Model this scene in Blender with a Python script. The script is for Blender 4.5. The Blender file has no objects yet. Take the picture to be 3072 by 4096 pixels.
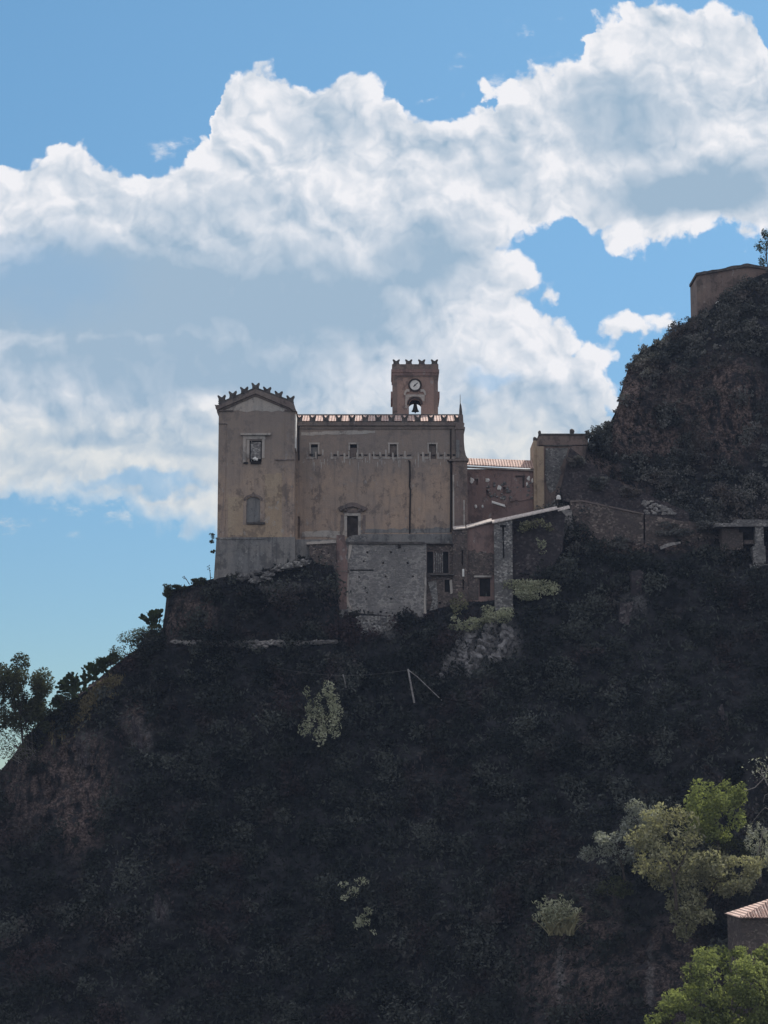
import bpy, bmesh, math, random
import numpy as np
from mathutils import Vector, Matrix

# ------------------------------------------------------------------ camera
TH = math.radians(8.45)          # camera tilts up
F = 8100.0                       # focal length in pixels of a 3072 x 4096 frame
C = bpy.context.scene.collection
sc = bpy.context.scene
cam_d = bpy.data.cameras.new('camera')
cam = bpy.data.objects.new('camera', cam_d)
C.objects.link(cam)
cam.location = (0, 0, 0)
cam.rotation_euler = (math.pi/2 + TH, 0, 0)
cam_d.sensor_fit = 'VERTICAL'
cam_d.sensor_height = 24.0
cam_d.sensor_width = 18.0
cam_d.lens = 24.0*F/4096
cam_d.clip_start = 1.0
cam_d.clip_end = 60000
sc.camera = cam
sc.render.resolution_x, sc.render.resolution_y = 768, 1024

# ------------------------------------------------------------------ light and exposure
SUN_EL, SUN_AZ = math.radians(47), math.radians(31)     # azimuth clockwise from the view direction (+Y)
SKY_STRENGTH = 0.085
sun_d = bpy.data.lights.new('sun', 'SUN')
sun_d.energy = 4.8
sun_d.angle = math.radians(0.53)
sun_d.color = (1.0, 0.93, 0.84)
sun = bpy.data.objects.new('sun', sun_d)
C.objects.link(sun)
to_sun = Vector((math.cos(SUN_EL)*math.sin(SUN_AZ), math.cos(SUN_EL)*math.cos(SUN_AZ), math.sin(SUN_EL)))
sun.rotation_euler = to_sun.to_track_quat('Z', 'Y').to_euler()
sun.location = (0, 0, 200)
sc.view_settings.view_transform = 'Standard'
sc.view_settings.look = 'None'
sc.view_settings.gamma = 1
sc.view_settings.exposure = 0.0
sc.cycles.max_bounces = 5
sc.cycles.diffuse_bounces = 3
sc.cycles.transparent_max_bounces = 4
sc.cycles.caustics_reflective = False
sc.cycles.caustics_refractive = False

def PZ(py, Y):
    b = (2048-py)/F
    return Y*(math.sin(TH)+b*math.cos(TH))/(math.cos(TH)-b*math.sin(TH))
def PX(px, py, Y):
    b = (2048-py)/F
    return Y*((px-1536)/F)/(math.cos(TH)-b*math.sin(TH))
def P(px, py, Y):
    return Vector((PX(px, py, Y), Y, PZ(py, Y)))
def UV(px, py):
    return PX(px, py, 1.0), PZ(py, 1.0)

# ------------------------------------------------------------------ world: clear blue sky with a cumulus bank
class NT:
    """small helper for node trees"""
    def __init__(s, tree): s.t = tree; s.n = tree.nodes; s.l = tree.links
    def node(s, typ, **kw):
        n = s.n.new(typ)
        for k, v in kw.items(): setattr(n, k, v)
        return n
    def put(s, sock, v):
        if v is None: return
        if isinstance(v, bpy.types.NodeSocket): s.l.new(v, sock)
        else: sock.default_value = v
    def m(s, op, a, b=None, c=None, clamp=False):
        n = s.node('ShaderNodeMath', operation=op); n.use_clamp = clamp
        s.put(n.inputs[0], a); s.put(n.inputs[1], b); s.put(n.inputs[2], c)
        return n.outputs[0]
    def v(s, op, a, b=None, c=None, out=0):
        n = s.node('ShaderNodeVectorMath', operation=op)
        s.put(n.inputs[0], a); s.put(n.inputs[1], b)
        if c is not None: s.put(n.inputs[2], c)
        return n.outputs[out]
    def noise(s, vec, scale, detail=4, rough=0.5, out=0, dist=0.0, lac=2.0):
        n = s.node('ShaderNodeTexNoise')
        s.put(n.inputs['Vector'], vec)
        n.inputs['Scale'].default_value = scale; n.inputs['Detail'].default_value = detail
        n.inputs['Roughness'].default_value = rough; n.inputs['Distortion'].default_value = dist
        n.inputs['Lacunarity'].default_value = lac
        return n.outputs[out]
    def mr(s, x, a, b, c=0.0, d=1.0, smooth=True):
        n = s.node('ShaderNodeMapRange')
        if smooth: n.interpolation_type = 'SMOOTHSTEP'
        s.put(n.inputs[0], x); s.put(n.inputs[1], a); s.put(n.inputs[2], b); s.put(n.inputs[3], c); s.put(n.inputs[4], d)
        return n.outputs[0]
    def mix(s, f, a, b):
        n = s.node('ShaderNodeMix', data_type='RGBA')
        s.put(n.inputs[0], f)
        s.put(n.inputs[6], a if isinstance(a, bpy.types.NodeSocket) else (*a, 1))
        s.put(n.inputs[7], b if isinstance(b, bpy.types.NodeSocket) else (*b, 1))
        return n.outputs[2]

def build_world():
    w = bpy.data.worlds.new('World'); sc.world = w; w.use_nodes = True
    t = NT(w.node_tree); t.n.clear()
    out = t.node('ShaderNodeOutputWorld'); bg = t.node('ShaderNodeBackground')
    t.l.new(bg.outputs[0], out.inputs[0])
    sky = t.node('ShaderNodeTexSky', sky_type='NISHITA')
    sky.sun_disc = False
    sky.sun_elevation = SUN_EL
    sky.sun_rotation = SUN_AZ
    sky.air_density = 1.0; sky.dust_density = 0.35; sky.ozone_density = 2.2
    geo = t.node('ShaderNodeTexCoord').outputs['Generated']
    sep = t.node('ShaderNodeSeparateXYZ'); t.l.new(geo, sep.inputs[0])
    x, y, z = sep.outputs
    hz = t.mr(z, 0.04, 0.42)
    tint = t.v('MULTIPLY', sky.outputs[0], t.mix(hz, (0.64, 0.86, 1.0), (0.84, 1.22, 1.27)))
    blue = t.v('SCALE', tint); blue.node.inputs[3].default_value = SKY_STRENGTH
    yc = t.m('MAXIMUM', y, 0.25)
    u = t.m('DIVIDE', x, yc); v = t.m('DIVIDE', z, yc)
    comb = t.node('ShaderNodeCombineXYZ'); t.l.new(u, comb.inputs[0]); t.l.new(v, comb.inputs[1])
    uv = comb.outputs[0]
    # billowing warp
    n1 = t.noise(uv, 22, 3, 0.55, out=1)
    w1 = t.v('MULTIPLY', t.v('SUBTRACT', n1, (0.5, 0.5, 0.5)), (0.030, 0.030, 0))
    n3 = t.noise(uv, 55, 2, 0.5, out=1)
    w3 = t.v('MULTIPLY', t.v('SUBTRACT', n3, (0.5, 0.5, 0.5)), (0.020, 0.020, 0))
    n2 = t.noise(uv, 130, 5, 0.6, out=1)
    w2 = t.v('MULTIPLY', t.v('SUBTRACT', n2, (0.5, 0.5, 0.5)), (0.011, 0.011, 0))
    uvw = t.v('ADD', t.v('ADD', t.v('ADD', uv, w1), w3), w2)
    uvs = t.v('ADD', uv, w1)
    sp = t.node('ShaderNodeSeparateXYZ'); t.l.new(uvw, sp.inputs[0]); uu, vv = sp.outputs[0], sp.outputs[1]
    # top outline of the cloud bank as a curve over u
    pts = [(-900, 640), (0, 625), (130, 605), (230, 590), (380, 580), (480, 612), (600, 640), (720, 630), (800, 560), (862, 545), (872, 400),
           (888, 305), (960, 262), (1060, 232), (1180, 270), (1300, 262), (1420, 275), (1540, 300), (1620, 350), (1700, 425),
           (1800, 450), (1900, 425), (1958, 315), (2080, 250), (2180, 215), (2330, 195), (2360, 90), (2460, 20), (2560, -25),
           (2700, 10), (2800, 30), (2900, 20), (3000, 60), (3072, 150), (3600, 350)]
    fc = t.node('ShaderNodeFloatCurve')
    U0, U1, V0, V1 = UV(-900, 300)[0], UV(3600, 300)[0], UV(0, 800)[1], UV(0, -200)[1]
    cu = fc.mapping.curves[0]
    for i, (px, py) in enumerate(pts):
        a, b = UV(px, py)
        a = min(1, max(0, (a-U0)/(U1-U0))); b = (b-V0)/(V1-V0)
        if i < 2: cu.points[i].location = (a, b)
        else: cu.points.new(a, b)
    fc.mapping.update()
    t.l.new(t.mr(uu, U0, U1, smooth=False), fc.inputs[1])
    top = t.m('MULTIPLY_ADD', fc.outputs[0], V1-V0, V0)
    D = t.m('SUBTRACT', top, vv)
    def ell(vec, px, py, rx, ry):
        a, b = UV(px, py)
        q = t.v('SUBTRACT', vec, (a, b, 0))
        q = t.v('MULTIPLY', q, (F/rx, F/ry, 0))
        return t.v('LENGTH', q, out=1)
    def hole(D, px, py, rx, ry):
        L = ell(uvw, px, py, rx, ry)
        return t.m('SMOOTH_MIN', D, t.m('MULTIPLY', t.m('SUBTRACT', L, 1.0), min(rx, ry)/F), 0.004)
    def blob(D, px, py, rx, ry):
        L = ell(uvw, px, py, rx, ry)
        return t.m('SMOOTH_MAX', D, t.m('MULTIPLY', t.m('SUBTRACT', 1.0, L), min(rx, ry)/F), 0.002)
    for h in [(2260, 985, 150, 75), (2680, 1130, 380, 115), (2440, 1215, 110, 130), (2590, 1460, 110, 130), (2900, 1180, 300, 200)]:
        D = hole(D, *h)
    for b in [(2190, 1190, 110, 130), (2290, 1420, 110, 110), (2490, 1325, 150, 85), (2660, 1320, 150, 75), (2400, 1440, 60, 60)]:
        D = blob(D, *b)
    # ragged base of the bank on the left, thinner streaks underneath
    vb = UV(0, 2075)[1]
    slope = t.m('MULTIPLY_ADD', uu, -0.16, vb-0.020)
    base = t.m('SUBTRACT', vv, slope)
    D = t.m('MINIMUM', D, t.m('ADD', base, 0.004))
    def billow(vec):
        n = t.node('ShaderNodeTexVoronoi', feature='F1'); t.put(n.inputs['Vector'], vec)
        n.inputs['Scale'].default_value = 36; n.inputs['Detail'].default_value = 3.0
        n.inputs['Roughness'].default_value = 0.48; n.inputs['Lacunarity'].default_value = 2.1
        return n.outputs['Distance']
    w4 = t.v('MULTIPLY', t.v('SUBTRACT', n2, (0.5, 0.5, 0.5)), (0.007, 0.007, 0))
    uvb = t.v('ADD', t.v('ADD', uv, w1), w4)
    h0 = billow(uvb)
    h1 = billow(t.v('ADD', uvb, (0.0030, 0.0062, 0)))
    dens = t.noise(uv, 60, 7, 0.6)
    edge = t.m('ADD', D, t.m('MULTIPLY', t.m('SUBTRACT', dens, 0.5), 0.004))
    edge = t.m('ADD', edge, t.m('MULTIPLY', t.m('SUBTRACT', 0.68, h0), 0.014))
    A = t.m('MULTIPLY', t.mr(edge, -0.0006, 0.0040), t.mr(t.m('ADD', base, t.m('MULTIPLY', t.m('SUBTRACT', dens, 0.5), 0.02)), -0.004, 0.016, 0.0, 1.0))
    # softer thin veils
    soft = t.mr(t.noise(t.v('MULTIPLY', uv, (1, 1.8, 1)), 40, 7, 0.62), 0.52, 0.72)
    def veil(px, py, rx, ry, k):
        return t.m('MULTIPLY', t.m('MULTIPLY', t.mr(ell(uvw, px, py, rx, ry), 0.35, 1.0, 1, 0), soft), k)
    V = veil(2150, 130, 140, 110, 0.9)
    for a in [(1750, 385, 110, 50, 1.0), (1850, 260, 60, 50, 0.6), (1990, 280, 60, 50, 0.6), (680, 590, 110, 50, 0.8),
              (190, 600, 110, 40, 0.7), (250, 2080, 500, 90, 0.9), (820, 2110, 120, 40, 0.8)]:
        V = t.m('MAXIMUM', V, veil(*a))
    # thin spots in the bank that let the blue through
    thin = t.m('MULTIPLY', t.mr(ell(uvw, 560, 1935, 380, 45), 0.3, 1.1, 1, 0), 0.65)
    thin = t.m('MAXIMUM', thin, t.m('MULTIPLY', t.mr(ell(uvw, 150, 1120, 520, 240), 0.2, 1.1, 1, 0), 0.30))
    thin = t.m('MAXIMUM', thin, t.m('MULTIPLY', t.mr(ell(uvw, 1950, 1530, 140, 70), 0.2, 1.1, 1, 0), 0.45))
    A = t.m('MAXIMUM', t.m('MULTIPLY', A, t.m('SUBTRACT', 1.0, thin)), V)
    # shading: bright where thin near the rims, blue-grey in the thick bellies
    g = None
    for px, py, rx, ry, k in [(450, 1190, 1050, 310, .98), (1180, 1220, 650, 320, .92), (650, 1460, 1100, 190, .90), (1700, 1080, 330, 230, .85),
                              (2470, 470, 360, 260, .70), (2790, 770, 520, 170, .95), (1290, 500, 260, 150, .36), (1350, 1350, 420, 260, .62),
                              (800, 870, 520, 120, .40), (330, 1745, 330, 45, .5), (2200, 1560, 180, 80, .40), (1900, 620, 280, 90, .18),
                              (2050, 700, 100, 150, .25), (1720, 1600, 300, 200, .35), (750, 1800, 300, 50, .4)]:
        e = t.m('MULTIPLY', t.mr(ell(uvs, px, py, rx, ry), 0.25, 1.25, 1, 0), k)
        g = e if g is None else t.m('SMOOTH_MAX', g, e, 0.15)
    lit_n = t.noise(uvs, 27, 4, 0.5)
    off = t.v('ADD', uvs, (0.0045, 0.0075, 0))
    lit_n2 = t.noise(off, 27, 4, 0.5)
    relief = t.m('MULTIPLY', t.m('SUBTRACT', lit_n, lit_n2), 2.3)
    fine = t.m('MULTIPLY', t.m('SUBTRACT', t.noise(uvw, 70, 6, 0.6), t.noise(t.v('ADD', uvw, (0.002, 0.003, 0)), 70, 6, 0.6)), 1.2)
    mott = t.m('MULTIPLY', t.m('SUBTRACT', t.noise(t.v('MULTIPLY', uv, (1, 1.3, 1)), 15, 3, 0.5), 0.5), 0.75)
    rim = t.mr(D, 0.0, 0.022, 0.60, 0.0)
    puff = t.m('MULTIPLY', t.m('SUBTRACT', h0, h1), 1.15)
    puff = t.m('ADD', puff, t.m('MULTIPLY', t.m('SUBTRACT', h0, 0.75), 0.42))
    calm = t.m('SUBTRACT', 1.0, t.m('MULTIPLY', g, 0.82))
    det = t.m('ADD', t.m('ADD', t.m('MULTIPLY', relief, 0.75), t.m('MULTIPLY', fine, 0.5)), puff)
    gg = t.m('ADD', t.m('MULTIPLY', g, 1.18), t.m('MULTIPLY', t.m('ADD', det, mott), calm))
    gg = t.m('SUBTRACT', gg, rim)
    gg = t.mr(gg, -0.30, 1.0, smooth=False)
    low = t.mr(v, UV(0, 1500)[1], UV(0, 1800)[1])
    white = t.mix(low, (0.90, 0.90, 0.93), (0.76, 0.78, 0.78))
    cloud = t.mix(gg, white, (0.345, 0.475, 0.61))
    front = t.mix(A, blue, cloud)
    # elsewhere, out of view: cloud cover whitened and spread to light the shaded walls
    gm = t.mr(t.noise(t.v('MULTIPLY', geo, (1, 1, 2.2)), 2.6, 5, 0.55), 0.40, 0.52)
    gen = t.mix(t.m('MULTIPLY', gm, t.mr(z, 0.0, 0.06)), blue, (0.80, 0.79, 0.83))
    inside = t.m('MULTIPLY', t.mr(y, 0.80, 0.90), t.mr(z, 0.62, 0.48))
    full = t.mix(inside, gen, front)
    t.l.new(full, bg.inputs[0]); bg.inputs[1].default_value = 1.0
    w.cycles.sampling_method = 'MANUAL'; w.cycles.sample_map_resolution = 512
build_world()

# ------------------------------------------------------------------ helpers
R = random.Random(7)
rng = np.random.default_rng(11)
M = {}

def tag(o, label=None, cat=None, group=None, kind=None):
    if label: o['label'] = label
    if cat: o['category'] = cat
    if group: o['group'] = group
    if kind: o['kind'] = kind
    return o
def link(name, me, mats, parent=None):
    o = bpy.data.objects.new(name, me); C.objects.link(o)
    for m in (mats if isinstance(mats, (list, tuple)) else [mats]): me.materials.append(m)
    if parent is not None:
        o.parent = parent
        o.matrix_parent_inverse = Matrix.Translation(-Vector(parent.location)) if parent.type == 'EMPTY' else Matrix()
        if parent.type != 'EMPTY' and parent.parent is not None: pass
    return o
def thing(name, loc, label, cat, group=None):
    o = bpy.data.objects.new(name, None); C.objects.link(o)
    o.location = loc; o.empty_display_size = 0.3
    bpy.context.view_layer.update()
    return tag(o, label, cat, group)

class MB:
    """collects boxes, prisms, tubes and discs in world coordinates; build() links them as one mesh object"""
    def __init__(s): s.v = []; s.f = []; s.mi = []; s.cur = 0
    def add(s, vs, fs):
        b = len(s.v); s.v += [tuple(v) for v in vs]
        s.f += [tuple(b+i for i in f) for f in fs]; s.mi += [s.cur]*len(fs); return s
    def box(s, x0, x1, y0, y1, z0, z1):
        return s.add([(x0,y0,z0),(x1,y0,z0),(x1,y1,z0),(x0,y1,z0),(x0,y0,z1),(x1,y0,z1),(x1,y1,z1),(x0,y1,z1)],
                     [(0,3,2,1),(4,5,6,7),(0,1,5,4),(1,2,6,5),(2,3,7,6),(3,0,4,7)])
    def bp(s, px0, py0, px1, py1, Y, depth=0.3, ref=None):
        """a box whose front face fills a rectangle seen in the plane Y"""
        r = ref or (py0+py1)/2
        return s.box(PX(px0, r, Y), PX(px1, r, Y), Y, Y+depth, PZ(py1, Y), PZ(py0, Y))
    def prism(s, pts, y0, y1):
        """extrude an (x, z) outline, anticlockwise seen from the camera, from y0 back to y1"""
        n = len(pts)
        vs = [(x, y0, z) for x, z in pts]+[(x, y1, z) for x, z in pts]
        fs = [tuple(range(n)), tuple(range(2*n-1, n-1, -1))]+[(i, i+n, (i+1) % n+n, (i+1) % n) for i in range(n)]
        return s.add(vs, fs)
    def prism_x(s, pts, x0, x1):
        n = len(pts)
        vs = [(x0, y, z) for y, z in pts]+[(x1, y, z) for y, z in pts]
        return s.add(vs, [tuple(range(n)), tuple(range(2*n-1, n-1, -1))]+[(i, i+n, (i+1) % n+n, (i+1) % n) for i in range(n)])
    def tube(s, pts, rad, n=6, cap=True):
        pts = [Vector(p) for p in pts]
        rads = rad if isinstance(rad, (list, tuple)) else [rad]*len(pts)
        vs = []
        for i, p in enumerate(pts):
            d = (pts[min(i+1, len(pts)-1)]-pts[max(i-1, 0)]).normalized()
            a = d.cross(Vector((0.13, 1, 0.21))).normalized(); b = d.cross(a)
            for k in range(n):
                t = 2*math.pi*k/n
                vs.append(p+(a*math.cos(t)+b*math.sin(t))*rads[i])
        fs = []
        for i in range(len(pts)-1):
            for k in range(n):
                fs.append((i*n+k, i*n+(k+1) % n, (i+1)*n+(k+1) % n, (i+1)*n+k))
        if cap: fs += [tuple(range(n-1, -1, -1)), tuple((len(pts)-1)*n+k for k in range(n))]
        return s.add(vs, fs)
    def disc(s, cx, cz, y0, y1, r, n=24, r_in=None):
        o = [(cx+r*math.cos(2*math.pi*k/n), cz+r*math.sin(2*math.pi*k/n)) for k in range(n)]
        if r_in is None: return s.prism(o, y0, y1)
        q = [(cx+r_in*math.cos(2*math.pi*k/n), cz+r_in*math.sin(2*math.pi*k/n)) for k in range(n)]
        vs = [(x,y0,z) for x,z in o]+[(x,y0,z) for x,z in q]+[(x,y1,z) for x,z in o]+[(x,y1,z) for x,z in q]
        fs = []
        for k in range(n):
            j = (k+1) % n
            fs += [(k, j, n+j, n+k), (k, 2*n+k, 2*n+j, j), (n+k, n+j, 3*n+j, 3*n+k)]
        return s.add(vs, fs)
    def blobby(s, c, r, seed=0, sub=2, squash=(1,1,1), rough=0.25):
        bm = bmesh.new(); bmesh.ops.create_icosphere(bm, subdivisions=sub, radius=1.0)
        q = random.Random(seed); ph = [q.uniform(0, 6.28) for _ in range(9)]
        for v in bm.verts:
            p = v.co
            k = 1+rough*(math.sin(p.x*3.1+ph[0])*math.sin(p.y*2.7+ph[1])+0.6*math.sin(p.z*5.3+ph[2]+p.x*2)+0.3*math.sin(p.y*9+ph[3])*math.sin(p.z*8+ph[4]))
            v.co = Vector((p.x*squash[0], p.y*squash[1], p.z*squash[2]))*(r*k)
        s.add([Vector(c)+v.co for v in bm.verts], [tuple(v.index for v in f.verts) for f in bm.faces]); bm.free(); return s
    def each(s, name, mats, parent=None, smooth=False):
        """one object for every separate piece"""
        root = list(range(len(s.v)))
        def fd(a):
            while root[a] != a: root[a] = root[root[a]]; a = root[a]
            return a
        for f in s.f:
            for k in f[1:]: root[fd(k)] = fd(f[0])
        gr = {}
        for f in s.f: gr.setdefault(fd(f[0]), []).append(f)
        for fs in gr.values():
            ids = sorted({k for f in fs for k in f}); mp = {k: i for i, k in enumerate(ids)}
            m = MB(); m.add([s.v[k] for k in ids], [tuple(mp[k] for k in f) for f in fs]); m.build(name, mats, parent, smooth)
    def build(s, name, mats, parent=None, smooth=False):
        me = bpy.data.meshes.new(name); me.from_pydata(s.v, [], s.f)
        me.polygons.foreach_set('material_index', s.mi)
        if smooth: me.polygons.foreach_set('use_smooth', [True]*len(s.f))
        me.update()
        bm = bmesh.new(); bm.from_mesh(me); bmesh.ops.recalc_face_normals(bm, faces=bm.faces); bm.to_mesh(me); bm.free()
        return link(name, me, mats, parent)

def wall(mb, xs0, xs1, z0, z1, y0, y1, holes=(), top=None, through=False, rec=0.5):
    """a wall slab seen from the camera: front face at y0 cut by rectangular holes (x0, x1, z0, z1, arched); the holes have
    reveals `rec` deep and a back face there, or go right through. top: optional list of (x, z) for a gabled or sloped head"""
    X = sorted(set([xs0, xs1]+[h[0] for h in holes]+[h[1] for h in holes]))
    Zs = sorted(set([z0, z1]+[h[2] for h in holes]+[h[3] for h in holes]))
    for i in range(len(X)-1):
        for j in range(len(Zs)-1):
            cx, cz = (X[i]+X[i+1])/2, (Zs[j]+Zs[j+1])/2
            if any(h[0] < cx < h[1] and h[2] < cz < h[3] for h in holes): continue
            q = [(X[i], Zs[j]), (X[i+1], Zs[j]), (X[i+1], Zs[j+1]), (X[i], Zs[j+1])]
            mb.add([(x, y0, z) for x, z in q], [(0, 1, 2, 3)])
            if through: mb.add([(x, y1, z) for x, z in q], [(3, 2, 1, 0)])
    if not through:
        mb.add([(xs0, y1, z0), (xs1, y1, z0), (xs1, y1, z1), (xs0, y1, z1)], [(3, 2, 1, 0)])
    mb.add([(xs0, y0, z0), (xs0, y1, z0), (xs0, y1, z1), (xs0, y0, z1)], [(3, 2, 1, 0)])
    mb.add([(xs1, y0, z0), (xs1, y1, z0), (xs1, y1, z1), (xs1, y0, z1)], [(0, 1, 2, 3)])
    if top:
        n = len(top)
        vs = [(x, y0, z) for x, z in top]+[(x, y1, z) for x, z in top]+[(xs0, y0, z1), (xs1, y0, z1), (xs0, y1, z1), (xs1, y1, z1)]
        mb.add(vs, [tuple([2*n, 2*n+1]+list(range(n-1, -1, -1))), tuple([2*n+3, 2*n+2]+list(range(n, 2*n)))]+
               [(i, i+1, n+i+1, n+i) for i in range(n-1)])
    else:
        mb.add([(xs0, y0, z1), (xs1, y0, z1), (xs1, y1, z1), (xs0, y1, z1)], [(0, 1, 2, 3)])
    for h in holes:
        a, b, c, d = h[:4]
        yb = y1 if through else y0+rec
        mb.add([(a,y0,c),(b,y0,c),(b,y0,d),(a,y0,d),(a,yb,c),(b,yb,c),(b,yb,d),(a,yb,d)],
               [(0,4,5,1),(1,5,6,2),(2,6,7,3),(3,7,4,0)]+([] if through else [(4,7,6,5)]))
        if len(h) > 4 and h[4]:       # arched head: spandrel pieces in the two upper corners
            r = (b-a)/2; cx = (a+b)/2; cz = d-r*h[4]
            for sgn in (-1, 1):
                arc = [(cx+sgn*r*math.cos(t), cz+r*h[4]*math.sin(t)) for t in [k*math.pi/2/6 for k in range(7)]]
                mb.prism(arc+[(cx+sgn*r, d)] if sgn > 0 else (arc+[(cx-r, d)])[::-1], y0+0.002, yb-0.002)

# ------------------------------------------------------------------ materials
def mat(name, build, rough=0.9, spec=0.2):
    m = bpy.data.materials.new(name); m.use_nodes = True
    t = NT(m.node_tree); bs = t.n['Principled BSDF']
    bs.inputs['Roughness'].default_value = rough; bs.inputs['Specular IOR Level'].default_value = spec
    build(t, bs); M[name] = m
    return m
def pos(t): return t.node('ShaderNodeNewGeometry').outputs['Position']
def bump(t, bs, h, strength=0.5, dist=0.05):
    n = t.node('ShaderNodeBump'); n.inputs['Strength'].default_value = strength; n.inputs['Distance'].default_value = dist
    t.l.new(h, n.inputs['Height']); t.l.new(n.outputs[0], bs.inputs['Normal'])

def plaster(name, base, dark, warm, streak=0.6, light=(0.42, 0.40, 0.38), lightamt=0.25, bscale=1.0):
    def b(t, bs):
        p = pos(t)
        big = t.noise(p, 0.16, 5, 0.6)
        mid = t.noise(p, 0.9, 6, 0.65)
        st = t.noise(t.v('MULTIPLY', p, (1.7, 1.7, 0.13)), 1.0, 5, 0.65)
        grit = t.noise(p, 5.5, 4, 0.7)
        col = t.mix(t.mr(big, 0.40, 0.60), base, warm)
        col = t.mix(t.mr(mid, 0.50, 0.75, 0, 0.65), col, dark)
        col = t.mix(t.mr(st, 0.48, 0.68, 0, streak), col, dark)
        st2 = t.noise(t.v('MULTIPLY', p, (2.3, 2.3, 0.3)), 1.3, 4, 0.7)
        col = t.mix(t.mr(st2, 0.60, 0.72, 0, lightamt), col, light)
        col = t.mix(t.mr(grit, 0.35, 0.7, 0.35, 0.0), col, dark)
        ed = t.noise(t.v('MULTIPLY', p, (1, 1, 0.75)), 0.55, 8, 0.72)
        col = t.mix(t.mr(ed, 0.525, 0.60, 0, 0.60), col, tuple(c*0.62 for c in dark))
        ed2 = t.noise(t.v('MULTIPLY', p, (1, 1, 0.6)), 0.8, 8, 0.7)
        col = t.mix(t.mr(ed2, 0.60, 0.65, 0, 0.50), col, light)
        if name in ('church_plaster', 'transept_plaster'):
            sp = t.node('ShaderNodeSeparateXYZ'); t.l.new(p, sp.inputs[0])
            hh = t.m('ADD', sp.outputs[2], t.m('MULTIPLY', t.m('SUBTRACT', mid, 0.5), 5))
            col = t.mix(t.mr(hh, 47.5, 54.5, 0, 0.62), col, (0.235, 0.205, 0.19))
        t.l.new(col, bs.inputs['Base Color'])
        bump(t, bs, t.m('ADD', grit, t.m('MULTIPLY', mid, 2)), 0.6, 0.08*bscale)
    return mat(name, b)
def rubble(name, base, dark, light, scale=1.6, mortar=0.5):
    def b(t, bs):
        p = pos(t)
        wob = t.v('ADD', p, t.v('SCALE', t.noise(p, 1.3, 3, 0.6, out=1)))
        vo = t.node('ShaderNodeTexVoronoi', feature='F1'); t.put(vo.inputs['Vector'], t.v('MULTIPLY', p, (1, 1, 1.35)))
        vo.inputs['Scale'].default_value = scale
        ve = t.node('ShaderNodeTexVoronoi', feature='DISTANCE_TO_EDGE'); t.put(ve.inputs['Vector'], t.v('MULTIPLY', p, (1, 1, 1.35)))
        ve.inputs['Scale'].default_value = scale
        sp = t.node('ShaderNodeSeparateColor'); t.l.new(vo.outputs['Color'], sp.inputs[0])
        col = t.mix(t.mr(sp.outputs[0], 0.1, 0.9), dark, base)
        col = t.mix(t.mr(sp.outputs[1], 0.72, 0.95), col, light)
        big = t.noise(p, 0.3, 5, 0.6)
        col = t.mix(t.mr(big, 0.42, 0.62, 0, 0.7), col, dark)
        e = t.mr(ve.outputs['Distance'], 0.0, 0.09)
        col = t.mix(t.m('MULTIPLY', t.m('SUBTRACT', 1, e), mortar), col, dark)
        t.l.new(col, bs.inputs['Base Color'])
        bump(t, bs, t.m('ADD', e, t.noise(p, 5, 4, 0.6)), 0.8, 0.12)
    return mat(name, b)
def plain(name, col, var=0.3, rough=0.85, scale=1.5):
    def b(t, bs):
        p = pos(t)
        n = t.noise(p, scale, 5, 0.65)
        dk = tuple(c*(1-var) for c in col); lt = tuple(min(1, c*(1+var)) for c in col)
        t.l.new(t.mix(t.mr(n, 0.35, 0.65), dk, lt), bs.inputs['Base Color'])
        bump(t, bs, n, 0.3, 0.04)
    return mat(name, b, rough)

plaster('church_plaster', (0.40, 0.31, 0.25), (0.21, 0.175, 0.16), (0.50, 0.36, 0.265))
plaster('transept_plaster', (0.41, 0.32, 0.26), (0.23, 0.19, 0.17), (0.50, 0.375, 0.28), 0.4)
plaster('plinth_plaster', (0.24, 0.235, 0.23), (0.12, 0.12, 0.125), (0.30, 0.28, 0.26), 0.7)
plaster('tower_plaster', (0.35, 0.245, 0.21), (0.22, 0.165, 0.15), (0.40, 0.275, 0.225), 0.3, lightamt=0.1)
plaster('pink_plaster', (0.27, 0.18, 0.16), (0.16, 0.125, 0.12), (0.31, 0.205, 0.18), 0.4, lightamt=0.1)
plaster('brown_plaster', (0.25, 0.18, 0.155), (0.12, 0.105, 0.10), (0.28, 0.21, 0.175), 0.5)
plaster('pale_trim', (0.50, 0.46, 0.42), (0.30, 0.27, 0.25), (0.55, 0.48, 0.42), 0.4)
plaster('trim_dark', (0.22, 0.17, 0.155), (0.11, 0.10, 0.095), (0.27, 0.22, 0.19), 0.4)
rubble('grey_rubble', (0.40, 0.37, 0.35), (0.22, 0.21, 0.205), (0.48, 0.45, 0.42), 2.9, 0.35)
rubble('pale_rubble', (0.33, 0.31, 0.29), (0.15, 0.145, 0.145), (0.5, 0.48, 0.45), 3.4, 0.6)
rubble('brown_rubble', (0.185, 0.145, 0.13), (0.10, 0.085, 0.08), (0.33, 0.27, 0.235), 3.2, 0.5)
rubble('dark_rubble', (0.105, 0.085, 0.085), (0.05, 0.045, 0.05), (0.17, 0.15, 0.145), 2.8, 0.5)
plain('merlon_stone', (0.10, 0.09, 0.085), 0.35)
plain('void', (0.02, 0.019, 0.02), 0.3)
plain('rusty_metal', (0.025, 0.02, 0.018), 0.3, 0.6)
plain('white_paint', (0.78, 0.76, 0.72), 0.12)
plain('old_wood', (0.055, 0.045, 0.042), 0.4)
plain('bronze', (0.06, 0.05, 0.035), 0.3, 0.5)
plain('weathered_post', (0.30, 0.28, 0.27), 0.3)
plain('sunlit_coping', (0.56, 0.50, 0.46), 0.25, scale=3)
plain('grey_rock', (0.17, 0.162, 0.160), 0.55, scale=1.1)
plain('bark', (0.07, 0.058, 0.048), 0.35, scale=6)
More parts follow.
